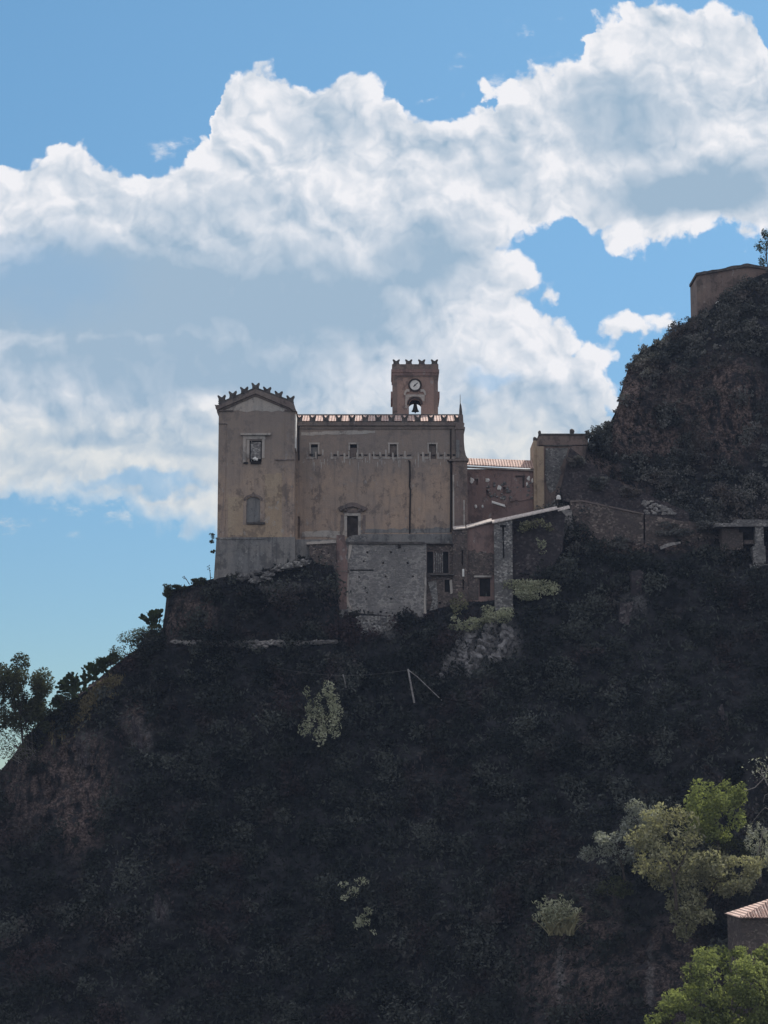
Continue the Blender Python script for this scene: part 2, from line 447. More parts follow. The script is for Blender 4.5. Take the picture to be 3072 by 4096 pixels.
plain('pale_bark', (0.24, 0.22, 0.20), 0.3, scale=6)
def tiles(t, bs):
    p = pos(t)
    sp = t.node('ShaderNodeSeparateXYZ'); t.l.new(p, sp.inputs[0])
    w = t.m('ABSOLUTE', t.m('SINE', t.m('MULTIPLY', sp.outputs[0], math.pi/0.42)))
    br = t.node('ShaderNodeTexBrick'); t.put(br.inputs['Vector'], t.v('MULTIPLY', p, (1, 1, 0)))
    br.inputs['Scale'].default_value = 1.2; br.inputs['Brick Width'].default_value = 0.5; br.inputs['Row Height'].default_value = 0.5
    br.inputs['Mortar Size'].default_value = 0.02
    br.inputs['Color1'].default_value = (0.78, 0.58, 0.50, 1); br.inputs['Color2'].default_value = (0.62, 0.42, 0.35, 1)
    br.inputs['Mortar'].default_value = (0.12, 0.08, 0.07, 1)
    n = t.noise(p, 1.4, 5, 0.7)
    col = t.mix(t.mr(n, 0.45, 0.7, 0, 0.7), br.outputs[0], (0.78, 0.70, 0.66))
    t.l.new(t.mix(t.m('MULTIPLY', t.m('SUBTRACT', 1, w), 0.5), col, (0.12, 0.08, 0.07)), bs.inputs['Base Color'])
    bump(t, bs, w, 1.0, 0.12)
mat('roof_tiles', tiles)

def leafmat(name, c1, c2, transl=0.35, c3=None):
    m = bpy.data.materials.new(name); m.use_nodes = True
    t = NT(m.node_tree); t.n.clear()
    out = t.node('ShaderNodeOutputMaterial')
    p = pos(t)
    at = t.node('ShaderNodeAttribute', attribute_name='tone')
    n = t.noise(p, 0.22, 4, 0.6)
    f = t.m('ADD', t.m('MULTIPLY', at.outputs['Fac'], 0.75), t.m('MULTIPLY', t.m('SUBTRACT', n, 0.35), 0.7), clamp=True)
    col = t.mix(f, c1, c2)
    if c3: col = t.mix(t.mr(t.noise(p, 0.085, 3, 0.6), 0.52, 0.66, 0, 0.8), col, c3)
    d = t.node('ShaderNodeBsdfDiffuse'); t.l.new(col, d.inputs[0])
    tr = t.node('ShaderNodeBsdfTranslucent')
    t.l.new(t.v('MULTIPLY', col, (1.1, 1.15, 0.75)), tr.inputs[0])
    mx = t.node('ShaderNodeMixShader'); mx.inputs[0].default_value = transl
    t.l.new(d.outputs[0], mx.inputs[1]); t.l.new(tr.outputs[0], mx.inputs[2])
    t.l.new(mx.outputs[0], out.inputs[0]); M[name] = m; return m
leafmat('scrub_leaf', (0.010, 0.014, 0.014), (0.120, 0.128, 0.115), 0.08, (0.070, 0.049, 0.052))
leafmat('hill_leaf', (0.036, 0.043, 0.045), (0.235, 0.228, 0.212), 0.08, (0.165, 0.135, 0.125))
leafmat('bush_leaf', (0.026, 0.034, 0.018), (0.14, 0.145, 0.085), 0.25)
leafmat('olive_leaf', (0.06, 0.06, 0.036), (0.52, 0.505, 0.34), 0.34)
leafmat('green_leaf', (0.05, 0.065, 0.028), (0.36, 0.40, 0.17), 0.40)
leafmat('silver_leaf', (0.10, 0.11, 0.095), (0.52, 0.53, 0.48), 0.30)
leafmat('pale_leaf', (0.16, 0.17, 0.11), (0.66, 0.66, 0.50), 0.30)
leafmat('reed_leaf_sun_tint', (0.30, 0.27, 0.16), (0.78, 0.74, 0.52), 0.25)  # colour brightened in place of sunlight that misses the clump
leafmat('dry_grass', (0.13, 0.11, 0.06), (0.34, 0.29, 0.18), 0.25)
leafmat('cactus_pad', (0.04, 0.055, 0.025), (0.09, 0.11, 0.05), 0.0)

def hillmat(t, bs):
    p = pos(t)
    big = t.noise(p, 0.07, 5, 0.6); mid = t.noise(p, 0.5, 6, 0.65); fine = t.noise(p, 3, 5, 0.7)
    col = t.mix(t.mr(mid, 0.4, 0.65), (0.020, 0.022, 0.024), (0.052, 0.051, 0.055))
    at = t.node('ShaderNodeAttribute', attribute_name='rock')
    rk = t.m('MULTIPLY', at.outputs['Fac'], t.mr(t.noise(t.v('MULTIPLY', p, (1, 1, 0.4)), 0.8, 6, 0.7), 0.40, 0.56))
    at2 = t.node('ShaderNodeAttribute', attribute_name='pale')
    col = t.mix(rk, col, t.mix(t.mr(fine, 0.4, 0.65), (0.085, 0.062, 0.056), (0.33, 0.245, 0.215)))
    pk = t.m('MULTIPLY', at2.outputs['Fac'], t.mr(t.noise(t.v('MULTIPLY', p, (1, 1, 0.6)), 0.9, 6, 0.7), 0.36, 0.50))
    col = t.mix(pk, col, t.mix(t.mr(fine, 0.4, 0.65), (0.14, 0.135, 0.135), (0.32, 0.305, 0.295)))
    t.l.new(col, bs.inputs['Base Color'])
    vc = t.node('ShaderNodeTexVoronoi', feature='F1'); t.put(vc.inputs['Vector'], t.v('ADD', t.v('MULTIPLY', p, (0.9, 0.9, 0.35)), t.v('SCALE', t.noise(p, 0.6, 3, out=1))))
    vc.inputs['Scale'].default_value = 0.9; vc.inputs['Detail'].default_value = 2
    bump(t, bs, t.m('ADD', t.m('ADD', t.m('MULTIPLY', mid, 2), fine), t.m('MULTIPLY', vc.outputs['Distance'], t.m('MULTIPLY', at.outputs['Fac'], 2.5))), 1.0, 0.5)
mat('hillside', hillmat, 1.0, 0.05)

# ------------------------------------------------------------------ terrain
def vnoise(x, y, seed):
    """smooth value noise on arrays"""
    xi = np.floor(x).astype(np.int64); yi = np.floor(y).astype(np.int64)
    fx = x-xi; fy = y-yi; fx = fx*fx*(3-2*fx); fy = fy*fy*(3-2*fy)
    def h(a, b):
        n = (a*374761393+b*668265263+seed*982451653) & 0x7fffffff
        n = (n ^ (n >> 13))*1274126177 & 0x7fffffff
        return ((n ^ (n >> 16)) & 0xffff)/65535.0
    return (h(xi, yi)*(1-fx)+h(xi+1, yi)*fx)*(1-fy)+(h(xi, yi+1)*(1-fx)+h(xi+1, yi+1)*fx)*fy
def fbm(x, y, seed, octv=5, gain=0.5):
    s = 0; a = 1; n = 0
    for k in range(octv):
        s = s+a*vnoise(x*2**k, y*2**k, seed+k*17); n += a; a *= gain
    return s/n-0.5

def table(pts, xs, k):
    return np.interp(xs, [p[0] for p in pts], [p[k] for p in pts])
CREST = [(-1500, 4300, 290), (-600, 3600, 292), (0, 3085, 295), (60, 3010, 295), (110, 2940, 295.3), (200, 2850, 295.6), (330, 2765, 296), (470, 2650, 296.5), (560, 2585, 297), (640, 2525, 297),
         (656, 2500, 296), (664, 2360, 296.3), (740, 2345, 296), (850, 2312, 295.5), (1000, 2290, 295.2), (1200, 2235, 295.2), (1340, 2215, 295.4), (1360, 2230, 300), (1850, 2220, 302), (2000, 2150, 304), (2130, 2090, 307),
         (2230, 2010, 304), (2275, 1975, 303.6), (2335, 1850, 303.6), (2356, 1750, 305), (2400, 1725, 309), (2440, 1690, 314), (2475, 1620, 318), (2490, 1540, 319), (2515, 1465, 321), (2560, 1405, 324), (2700, 1325, 329),
         (2785, 1272, 329), (2850, 1228, 328.6), (2911, 1168, 328.4), (3006, 1108, 328.4), (3072, 1082, 328.5), (3400, 1000, 334), (4600, 860, 350)]
LEDGE = [(-1500, 4400, 287), (-600, 3720, 289), (0, 3200, 292.3), (60, 3120, 292.6), (200, 2960, 293.2), (330, 2850, 293.6), (470, 2730, 294), (560, 2650, 294.3), (640, 2585, 294.8), (664, 2562, 293.8),
         (1345, 2562, 293.6), (1500, 2520, 294.6), (1700, 2470, 296), (1850, 2400, 297), (2050, 2330, 298.5), (2200, 2230, 300), (2350, 2140, 302.5), (2600, 2125, 303), (3072, 2118, 302), (4600, 2110, 302)]
BOTTOM = [(-1500, 4700, 262), (0, 4330, 264), (900, 4330, 262), (1600, 4330, 258), (2100, 4330, 245), (2600, 4330, 236), (3072, 4330, 232), (4600, 4330, 228)]
def pxpy(G):
    x, y, z = G[..., 0], G[..., 1], G[..., 2]
    d = y*math.cos(TH)+z*math.sin(TH); u = -y*math.sin(TH)+z*math.cos(TH)
    return 1536+F*x/d, 2048-F*u/d
def hill_grid():
    nx = 640
    px = np.linspace(-1400, 4500, nx)
    rows = []
    cpy, cY = table(CREST, px, 1), table(CREST, px, 2)
    lpy, lY = table(LEDGE, px, 1), table(LEDGE, px, 2)
    bpy_, bY = table(BOTTOM, px, 1), table(BOTTOM, px, 2)
    def row(py, Y):
        b = (2048-py)/F; den = np.cos(TH)-b*np.sin(TH)
        return np.stack([Y*((px-1536)/F)/den, Y+0*px, Y*(np.sin(TH)+b*np.cos(TH))/den], 1)
    c = row(cpy, cY); l = row(lpy, lY); bt = row(bpy_, bY)
    def off(a, dy, dz): q = a.copy(); q[:, 1] += dy; q[:, 2] += dz; return q
    keys = [(0.0, off(c, 260, -90)), (0.04, off(c, 120, -55)), (0.10, off(c, 40, -26)), (0.15, off(c, 9, -4.5)), (0.17, off(c, 3, -0.8)), (0.18, c)]
    # between crest and ledge the slope is steepest in its middle
    d = l-c
    m1 = c+d*np.array([1, 0.42, 0.30]); m2 = c+d*np.array([1, 0.66, 0.68])
    keys += [(0.27, m1), (0.37, m2), (0.46, l)]
    shelf = l.copy(); shelf[:, 1] -= 0.4; shelf[:, 2] -= 0.5
    keys += [(0.465, shelf)]
    e = bt-l
    for f, fy in [(0.12, 0.10), (0.32, 0.27), (0.55, 0.47), (0.80, 0.74), (1.0, 1.0)]:
        q = l+e*np.array([f, fy, f]); keys.append((0.465+f*0.42, q))
    v = off(bt, -25, -22); v2 = off(bt, -50, 0); v2[:, 2] = -62
    keys += [(0.94, v), (1.0, v2)]
    ts = np.array([k[0] for k in keys]); A = np.stack([k[1] for k in keys])   # K, nx, 3
    nt = 620
    T = np.linspace(0, 1, nt)
    idx = np.clip(np.searchsorted(ts, T, side='right')-1, 0, len(ts)-2)
    fr = ((T-ts[idx])/(ts[idx+1]-ts[idx]))[:, None, None]
    G = A[idx]*(1-fr)+A[idx+1]*fr
    # smooth the creases a little, then roughen
    for _ in range(3): G[1:-1] = (G[:-2]+2*G[1:-1]+G[2:])/4
    x, z = G[..., 0], G[..., 2]
    S = np.abs(T-0.18)
    damp = np.clip(np.minimum(1, S*14)+0.12, 0, 1)[:, None]
    d1 = fbm(x*0.07+3, z*0.09+1, 5, 5)*6.0+fbm(x*0.30, z*0.42, 9, 5)*2.6
    gully = -np.abs(fbm(x*0.10+0.03*z, z*0.025, 31, 4))*7.0+0.6
    hb = np.clip((x-25)/12, 0, 1)*np.clip((z-46)/6, 0, 1)
    gx, gy = pxpy(G)
    calm = np.clip((np.abs(gx-1490)-870)/160, 0, 1); calm = np.maximum(calm, np.clip((np.abs(gy-2360)-230)/140, 0, 1))
    calm2 = np.maximum(np.clip((np.abs(gx-2650)-480)/120, 0, 1), np.clip((np.abs(gy-2090)-100)/90, 0, 1))
    damp = damp*(0.10+0.90*calm)*(0.15+0.85*calm2)
    dy = (d1+gully*0.6)*damp
    G[..., 1] -= dy*(1-0.2*hb)
    G[..., 2] += fbm(x*0.5+9, z*0.5, 77, 4)*0.9*damp
    # the ground right under the buildings stays where they stand
    return px, T, G
PXS, TS, G = hill_grid()
def bell(x, z, cx, cz, rx, rz): return np.clip(1.25-((x-cx)/rx)**2-((z-cz)/rz)**2, 0, 1)
GX, GY = pxpy(G)
def patch(lst):
    s = 0*GX
    for cx, cy, rx, ry, k in lst: s = np.maximum(s, k*bell(GX, GY, cx, cy, rx, ry))
    return s
rock = patch([(300, 3160, 170, 280, .85), (120, 3150, 120, 200, .6), (2500, 1640, 130, 190, 1), (2900, 1640, 180, 240, .9), (2600, 1770, 220, 80, .7), (2700, 1560, 90, 120, .6), (2350, 1900, 150, 90, .9), (2420, 1960, 180, 60, .9),
              (2550, 2170, 300, 50, .8), (2300, 3850, 260, 330, .55), (2700, 3900, 200, 250, .6), (760, 2480, 130, 130, .6), (560, 2880, 80, 120, .5), (350, 2720, 130, 70, .8)])
pale = patch([(1860, 2610, 110, 110, .9), (1980, 2560, 110, 110, .7), (1480, 2500, 110, 45, .9), (560, 2960, 60, 90, .45), (330, 3000, 30, 120, .5), (640, 3640, 35, 60, .6),
              (1120, 2350, 150, 25, .7), (1560, 2520, 60, 40, .6), (2540, 2420, 60, 60, .5), (2240, 3900, 20, 150, .5), (2600, 3930, 18, 170, .5)])
def build_hill():
    nt, nx = G.shape[:2]
    me = bpy.data.meshes.new('hill_terrain')
    me.vertices.add(nt*nx); me.vertices.foreach_set('co', G.reshape(-1).astype(np.float32))
    i = np.arange(nt*nx).reshape(nt, nx)
    q = np.stack([i[:-1, :-1], i[1:, :-1], i[1:, 1:], i[:-1, 1:]], -1).reshape(-1, 4)
    me.loops.add(q.size); me.loops.foreach_set('vertex_index', q.reshape(-1).astype(np.int32))
    me.polygons.add(len(q)); me.polygons.foreach_set('loop_start', (np.arange(len(q))*4).astype(np.int32))
    me.polygons.foreach_set('use_smooth', np.ones(len(q), bool))
    for nm, arr in (('rock', rock), ('pale', pale)):
        a = me.attributes.new(nm, 'FLOAT', 'POINT'); a.data.foreach_set('value', arr.reshape(-1).astype(np.float32))
    me.update(calc_edges=True)
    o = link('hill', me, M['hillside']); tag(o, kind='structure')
    g = MB(); g.add([(-30000, -30000, -60), (30000, -30000, -60), (30000, 30000, -60), (-30000, 30000, -60)], [(0, 1, 2, 3)])
    o = g.build('valley_ground', M['hillside']); tag(o, kind='structure')
build_hill()
VIS = (TS >= 0.178)
def ground(px, py):
    """the nearest visible terrain point under a pixel of the photograph"""
    r = 14
    while True:
        m = (np.abs(GX-px) < r) & (np.abs(GY-py) < r)
        if m.any(): break
        r *= 1.6
    ii = np.argwhere(m); Y = G[m][:, 1]
    k = ii[np.argmin(Y)]
    return Vector(G[k[0], k[1]])

# ------------------------------------------------------------------ foliage
def quads(centers, normals_seed, size, aspect=2.2, tone=None, up=0.0, name='foliage', material=None, parent=None, dirs=None, kinked=False):
    """one mesh of small leaf-shaped faces"""
    n = len(centers); q = np.random.default_rng(normals_seed)
    a = q.normal(size=(n, 3)) if dirs is None else dirs+q.normal(size=(n, 3))*0.25
    a[:, 2] += up; a /= np.linalg.norm(a, axis=1)[:, None]
    b = q.normal(size=(n, 3)); b -= (b*a).sum(1)[:, None]*a; b /= np.linalg.norm(b, axis=1)[:, None]
    s = size*q.uniform(0.55, 1.45, n) if np.isscalar(size) else size
    a = a*s[:, None]*0.5*math.sqrt(aspect); b = b*s[:, None]*0.5/math.sqrt(aspect)
    co = np.stack([centers-a, centers+b-a*0.1, centers+a, centers-b-a*0.1], 1).reshape(-1, 3)
    me = bpy.data.meshes.new(name)
    me.vertices.add(4*n); me.vertices.foreach_set('co', co.reshape(-1).astype(np.float32))
    me.loops.add(4*n); me.loops.foreach_set('vertex_index', np.arange(4*n, dtype=np.int32))
    me.polygons.add(n); me.polygons.foreach_set('loop_start', (np.arange(n)*4).astype(np.int32))
    tn = q.uniform(0, 1, n) if tone is None else tone
    at = me.attributes.new('tone', 'FLOAT', 'FACE'); at.data.foreach_set('value', tn.astype(np.float32))
    me.update(calc_edges=True)
    return link(name, me, material, parent)

def sample_surface(n, seed, weight=None, t0=0.178, t1=0.97, x0=-1300, x1=4400):
    q = np.random.default_rng(seed)
    ti = np.where((TS > t0) & (TS < t1))[0]; xi = np.where((PXS > x0) & (PXS < x1))[0]
    sub = G[ti[0]:ti[-1]+1, xi[0]:xi[-1]+1]
    e1 = sub[1:, :-1]-sub[:-1, :-1]; e2 = sub[:-1, 1:]-sub[:-1, :-1]
    ar = np.linalg.norm(np.cross(e1, e2), axis=2)
    if weight is not None: ar = ar*weight[ti[0]:ti[-1], xi[0]:xi[-1]]
    c = np.cumsum(ar.reshape(-1)); k = np.searchsorted(c, q.uniform(0, c[-1], n))
    i, j = np.unravel_index(np.clip(k, 0, ar.size-1), ar.shape)
    u, v = q.uniform(size=(2, n))
    nr = np.cross(e2, e1)[i, j]; nr /= np.linalg.norm(nr, axis=1)[:, None]
    nr *= np.where(nr[:, 1] > 0, -1, 1)[:, None]
    p = sub[i, j]+e1[i, j]*u[:, None]+e2[i, j]*v[:, None]
    return p, nr
def build_scrub():
    inframe = np.clip(1.4-np.abs((GX-1536)/1800), 0.06, 1)*np.clip(1.5-np.abs((GY-2900)/2300), 0.1, 1)
    bare = 1-0.97*np.clip(1.3*rock+pale, 0, 1)
    # shrubs: rounded mounds of leaves of very unequal size
    def mounds(n, seed, rmin, rmax, per, leaf, w, nm, mt, t0=0.178):
        p, nr = sample_surface(n, seed, w, t0=t0)
        q = np.random.default_rng(seed+1)
        rad = rmin+(rmax-rmin)*q.uniform(size=n)**2.4
        cnt = np.maximum(8, (per*rad**1.7).astype(int))
        idx = np.repeat(np.arange(n), cnt); N = len(idx)
        d = q.normal(size=(N, 3)); d /= np.linalg.norm(d, axis=1)[:, None]
        s = (d*nr[idx]).sum(1); d = np.where((s < -0.1)[:, None], -d, d)
        rr = rad[idx]*q.uniform(0.35, 1.15, N)*(1+0.25*np.sin(d[:, 0]*5+idx)*np.sin(d[:, 2]*4+idx*1.7))
        d[:, 2] *= 0.85
        cen = p[idx]+d*rr[:, None]+nr[idx]*0.12
        tone = np.clip(q.uniform(0, 1, n)[idx]**2.2*0.95+q.uniform(-0.12, 0.22, N), 0, 1)
        o = quads(cen, seed+2, leaf, 1.8, tone, 0.25, nm, mt)
        tag(o, kind='stuff')
        return o
    up = np.clip((GY < 2130) & (GX > 2150), 0, 1)*1.0
    clear = 1-1.0*((GX > 1310) & (GX < 2080) & (GY > 2120) & (GY < 2470))
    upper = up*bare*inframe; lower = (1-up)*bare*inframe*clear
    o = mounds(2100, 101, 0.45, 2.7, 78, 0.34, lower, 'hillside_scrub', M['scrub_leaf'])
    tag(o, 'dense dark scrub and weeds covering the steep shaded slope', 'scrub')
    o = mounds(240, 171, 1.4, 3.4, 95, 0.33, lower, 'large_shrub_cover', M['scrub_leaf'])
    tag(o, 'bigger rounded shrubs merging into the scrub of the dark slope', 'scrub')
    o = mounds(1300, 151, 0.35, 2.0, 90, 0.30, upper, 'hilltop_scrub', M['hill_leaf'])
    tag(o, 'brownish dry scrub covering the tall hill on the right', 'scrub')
    p, nr = sample_surface(60000, 131, inframe*(0.25+0.75*bare))
    q = np.random.default_rng(5)
    k = fbm(p[:, 0]*0.12, p[:, 2]*0.12, 55, 4)
    o = quads(p+nr*q.uniform(0.0, 0.35, len(p))[:, None], 133, 0.42, 3.0, np.clip(0.35+k*1.6+q.uniform(-.25, .25, len(p)), 0, 1), 0.8, 'slope_grass', M['scrub_leaf'])
    tag(o, 'rough dry grass and low weeds between the shrubs', 'grass', kind='stuff')
build_scrub()

# ------------------------------------------------------------------ the church
def X(px, Y, ref=1900): return PX(px, ref, Y)
def pp(mb, pts, Y, depth, ref=None):
    """prism from an outline given in photograph pixels on the plane Y (any winding)"""
    q = [(PX(x, ref or y, Y), PZ(y, Y)) for x, y in pts]
    ar = sum(q[i][0]*q[(i+1) % len(q)][1]-q[(i+1) % len(q)][0]*q[i][1] for i in range(len(q)))
    return mb.prism(q if ar > 0 else q[::-1], Y, Y+depth)
def ragged(x0, y0, x1, y1, n, amp, seed):
    q = random.Random(seed)
    return [(x0+(x1-x0)*i/n+q.uniform(-.3, .3)*(x1-x0)/n*(0 < i < n), y0+(y1-y0)*i/n+q.uniform(-amp, amp)*(0 < i < n)) for i in range(n+1)]
def swallowtail(cx, z, w, h, y0, d):
    o = [(-.48, 0), (.48, 0), (.42, .18), (.41, .50), (.52, .84), (.47, 1.0), (.30, .93), (.06, .66), (-.06, .66), (-.30, .93), (-.47, 1.0), (-.52, .84), (-.41, .50), (-.42, .18)]
    return MB().prism([(cx+a*w, z+b*h) for a, b in o], y0, y0+d)
def dup(o, off, parent=None):
    c = o.copy(); C.objects.link(c)
    if parent is not None: c.parent = parent
    c.location = Vector(o.location)+Vector(off)
    return c
MAT = M

YN, YT = 300.0, 296.0
church = thing('church', P(1400, 2150, 300), 'large plastered hilltop church with gabled transept and swallowtail battlements', 'church')
# nave
mb = MB()
wins = []
for c in (1257.5, 1413.7, 1573, 1730):
    wins.append((X(c-14, YN, 1800), X(c+14, YN, 1800), PZ(1836, YN), PZ(1777, YN)))
door_h = (X(1388, YN, 2100), X(1432, YN, 2100), PZ(2150, YN), PZ(2063, YN))
slit_h = (X(1191, YN, 2100), X(1199, YN, 2100), PZ(2152, YN), PZ(2066, YN))
xl, xr = X(1176, YN), X(1850, YN)
wall(mb, xl, xr, PZ(2290, YN), PZ(1688, YN), YN, YN+12, wins+[door_h, slit_h], rec=0.55)
mb.build('nave_wall', M['church_plaster'], church)
# cornices under the battlements
mb = MB()
mb.bp(1186, 1697, 1822, 1702, YN-0.32, 0.3); mb.bp(1186, 1688, 1838, 1697, YN-0.18, 0.17); mb.bp(1195, 1712, 1810, 1716, YN-0.12, 0.115)
mb.build('cornice', M['trim_dark'], church)
z0 = PZ(1688.2, YN)
pitch = X(1302.6, YN, 1680)-X(1250, YN, 1680)
mer = swallowtail(X(1250.3-52.6, YN, 1680), z0, pitch*0.52, PZ(1660, YN)-z0, YN-0.05, 0.45).build('battlement', M['merlon_stone'], church)
for k in range(1, 13): dup(mer, (pitch*k, 0, 0))
# tiled roof behind the battlements
mb = MB()
mb.prism_x([(YN+0.8, PZ(1684, YN+0.8)), (YN+6, PZ(1661, YN+6)), (YN+11.5, PZ(1684, YN+0.8))], xl, X(1838, YN, 1680))
rf = mb.build('roof', M['roof_tiles'], church)
MB().tube([(xl, YN+6, PZ(1660, YN+6)), (X(1836, YN+6, 1680), YN+6, PZ(1660, YN+6))], 0.13, 8).build('ridge_cap', M['merlon_stone'], rf)
# clerestory windows
for i, (a, b, c, d) in enumerate(wins):
    cx = (a+b)/2
    f = MB()
    wd = 0.22
    f.box(a-wd-0.06, b+wd+0.06, YN-0.09, YN+0.05, d+0.002, d+0.24)
    f.box(a-wd, a-0.002, YN-0.07, YN+0.05, d-0.9 if i == 1 else d-1.35, d); 
    f.box(b+0.002, b+wd, YN-0.07, YN+0.05, d-1.45, d)
    w = f.build('window', M['pale_trim'], church)
    g = MB(); g.box(a+0.03, b-0.03, YN+0.25+0.04*i, YN+0.31+0.04*i, c, d-(0.42 if i == 0 else 0.10 if i != 1 else 0.5))
    if i != 2: g.box(cx-0.03, cx+0.03, YN+0.2, YN+0.26, c, d-0.5)
    g.build('shutter', M['plinth_plaster'] if i == 0 else M['trim_dark'], w)
    MB().box(a+0.003, b-0.003, YN+0.50, YN+0.545, c+0.003, d-0.003).build('dark_opening', M['void'], w)
# the weathered string course: broken stubs of old corbels and dripping lime streaks
q = random.Random(3)
course = MB(); shad = MB()
x = 1226
k = 0
while x < 1800:
    if not any(abs(x-c) < 9 for c in (1639,)):
        h = q.uniform(22, 44); y = q.uniform(1797, 1812)
        pp(course, [(x, y), (x+q.uniform(5, 8), y+2), (x+q.uniform(4, 7), y+h), (x+1, y+h-q.uniform(0, 12))], YN-0.06, 0.055)
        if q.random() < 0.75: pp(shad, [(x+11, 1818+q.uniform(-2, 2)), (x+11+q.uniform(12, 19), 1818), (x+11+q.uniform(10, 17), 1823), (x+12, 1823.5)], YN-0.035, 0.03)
        if q.random() < 0.5: pp(course, [(x, 1829), (x+q.uniform(24, 40), 1830), (x+q.uniform(20, 30), 1834), (x, 1835)], YN-0.05, 0.045)
    x += q.uniform(17, 34) if k % 2 else q.uniform(24, 36)
    k += 1
q = random.Random(44)
for k in range(44):
    x = q.uniform(1208, 1795); y = q.uniform(1830, 1850); h = q.uniform(8, 55)*q.random(); w_ = q.uniform(2.5, 5)
    if abs(x-1640) > 10: pp(course, [(x, y), (x+w_, y+1), (x+w_*.7, y+h), (x+w_*.3, y+h+4)], YN-0.03, 0.028)
course.each('string_course', M['pale_trim'], church)
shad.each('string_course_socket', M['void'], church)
pp(MB(), ragged(1205, 1728, 1500, 1722, 16, 3, 5)+ragged(1500, 1733, 1205, 1742, 14, 4, 6), YN-0.035, 0.03).build('plaster_band', M['pale_trim'], church)
pp(MB(), ragged(1440, 2119, 1800, 2110, 20, 5, 8)+[(1800, 2131), (1440, 2131)], YN-0.04, 0.035).build('plaster_band', M['plinth_plaster'], church)
pp(MB(), ragged(1208, 2128, 1375, 2120, 8, 4, 18)+[(1376, 2152)]+ragged(1376, 2152, 1208, 2146, 8, 3, 19), YN-0.04, 0.035).build('plaster_band', M['pale_trim'], church)
# side door with its carved head
dz = PZ(2063, YN)
dm = MB()
dm.bp(1378, 2053, 1442, 2063, YN-0.14, 0.2); dm.bp(1377, 2063, 1387.8, 2145, YN-0.10, 0.15, ref=2100); dm.bp(1432.2, 2063, 1443, 2145, YN-0.10, 0.15, ref=2100)
dr = dm.build('door', M['pale_trim'], church)
MB().box(door_h[0]+0.03, door_h[1]-0.03, YN+0.30, YN+0.38, door_h[2]+0.02, door_h[3]-0.12).box((door_h[0]+door_h[1])/2-0.03, (door_h[0]+door_h[1])/2+0.03, YN+0.27, YN+0.30, door_h[2], door_h[3]-0.2).build('door_leaf', M['old_wood'], dr)
hd = MB()
pp(hd, [(1352, 2030), (1360, 2026), (1378, 2020), (1392, 2012), (1410, 2009), (1428, 2012), (1444, 2020), (1462, 2028), (1470, 2034), (1458, 2042), (1447, 2037), (1430, 2030), (1410, 2026), (1390, 2030), (1374, 2036), (1362, 2044)], YN-0.42, 0.41)
pp(hd, [(1372, 2040), (1450, 2040), (1446, 2052), (1376, 2052)], YN-0.16, 0.15)
for px in (1366, 1382, 1438, 1454): hd.blobby(P(px, 2040, YN-0.2), 0.25, seed=px, sub=2)
for sx in (1356, 1444):
    pp(hd, [(sx+8, 2060), (sx+18, 2060), (sx+19, 2110), (sx+14, 2142), (sx+4, 2142), (sx+5, 2090)], YN-0.07, 0.065)
hd.build('door_hood', M['trim_dark'], dr)
# rain pipes
def pipe(pts, r, Y, nm='downpipe', mt='rusty_metal'):
    return MB().tube([P(a, b, Y) for a, b in pts], r, 8).build(nm, M[mt], church)
pipe([(1195, 1702), (1195, 1780), (1196, 1842)], 0.10, YN-0.16)
pipe([(1633, 1842), (1639, 1846), (1640, 1900), (1638, 1945), (1642, 1960), (1640, 2040), (1639, 2134)], 0.115, YN-0.15)
pipe([(1803, 1715), (1803, 1835)], 0.10, YN-0.15)
pipe([(1790, 1842), (1800, 1846), (1804, 1858), (1804, 1990), (1803, 2128)], 0.14, YN-0.18)
# end pier and corner turret on the right
mb = MB()
YP = YN-0.5
mb.bp(1811, 1843, 1870, 2112, YP, 9, ref=1960)
mb.build('end_pier', M['brown_plaster'], church)
mb = MB(); mb.bp(1811, 1900, 1817, 2108, YP-0.04, 0.05, ref=1990); mb.bp(1854, 2000, 1859, 2108, YP-0.04, 0.05, ref=2050); mb.each('pier_edge', M['pale_trim'], church)
pp(MB(), [(1800, 1836), (1868, 1834), (1876, 1836), (1874, 1843), (1796, 1843)], YP-0.3, 2.0).build('pier_cornice', M['trim_dark'], church)
tm = MB()
pp(tm, [(1822, 1834), (1822, 1690), (1835, 1688), (1836, 1660), (1852, 1658), (1854, 1690), (1858, 1694), (1855, 1712), (1856, 1770), (1859, 1800), (1864, 1822), (1872, 1834)], YP, 6.0)
tm.bp(1820, 1707, 1860, 1716, YP-0.15, 6.3)
tr = tm.build('corner_turret', M['trim_dark'], church)
MB().bp(1824, 1760, 1838, 1830, YP-0.06, 0.055).build('turret_panel', M['plinth_plaster'], tr)
sp = MB(); z = PZ(1658, YP)
sp.tube([P(1843, 1660, YP+0.6), P(1842.5, 1640, YP+0.6), P(1842, 1622, YP+0.6), P(1841, 1612, YP+0.6)], [0.26, 0.22, 0.14, 0.04], 8)
sp.tube([P(1841, 1622, YP+0.6), P(1840.5, 1578, YP+0.6)], [0.05, 0.03], 6)
sp.build('pinnacle', M['merlon_stone'], tr)

# transept
mb = MB()
uw = (X(998, YT, 1800), X(1047, YT, 1800), PZ(1848, YT), PZ(1762, YT))
nw = (X(985, YT, 2040), X(1041, YT, 2040), PZ(2092, YT), PZ(1988, YT), 0.55)
tl, tR = X(872, YT), X(1178, YT)
top = [(tl, PZ(1628, YT)), (X(1022, YT, 1570), PZ(1566, YT)), (tR, PZ(1630, YT))]
wall(mb, tl, tR, PZ(2165, YT), PZ(1650, YT), YT, YT+16, [uw, nw], top=top, rec=0.45)
mb.build('transept_wall', M['transept_plaster'], church)
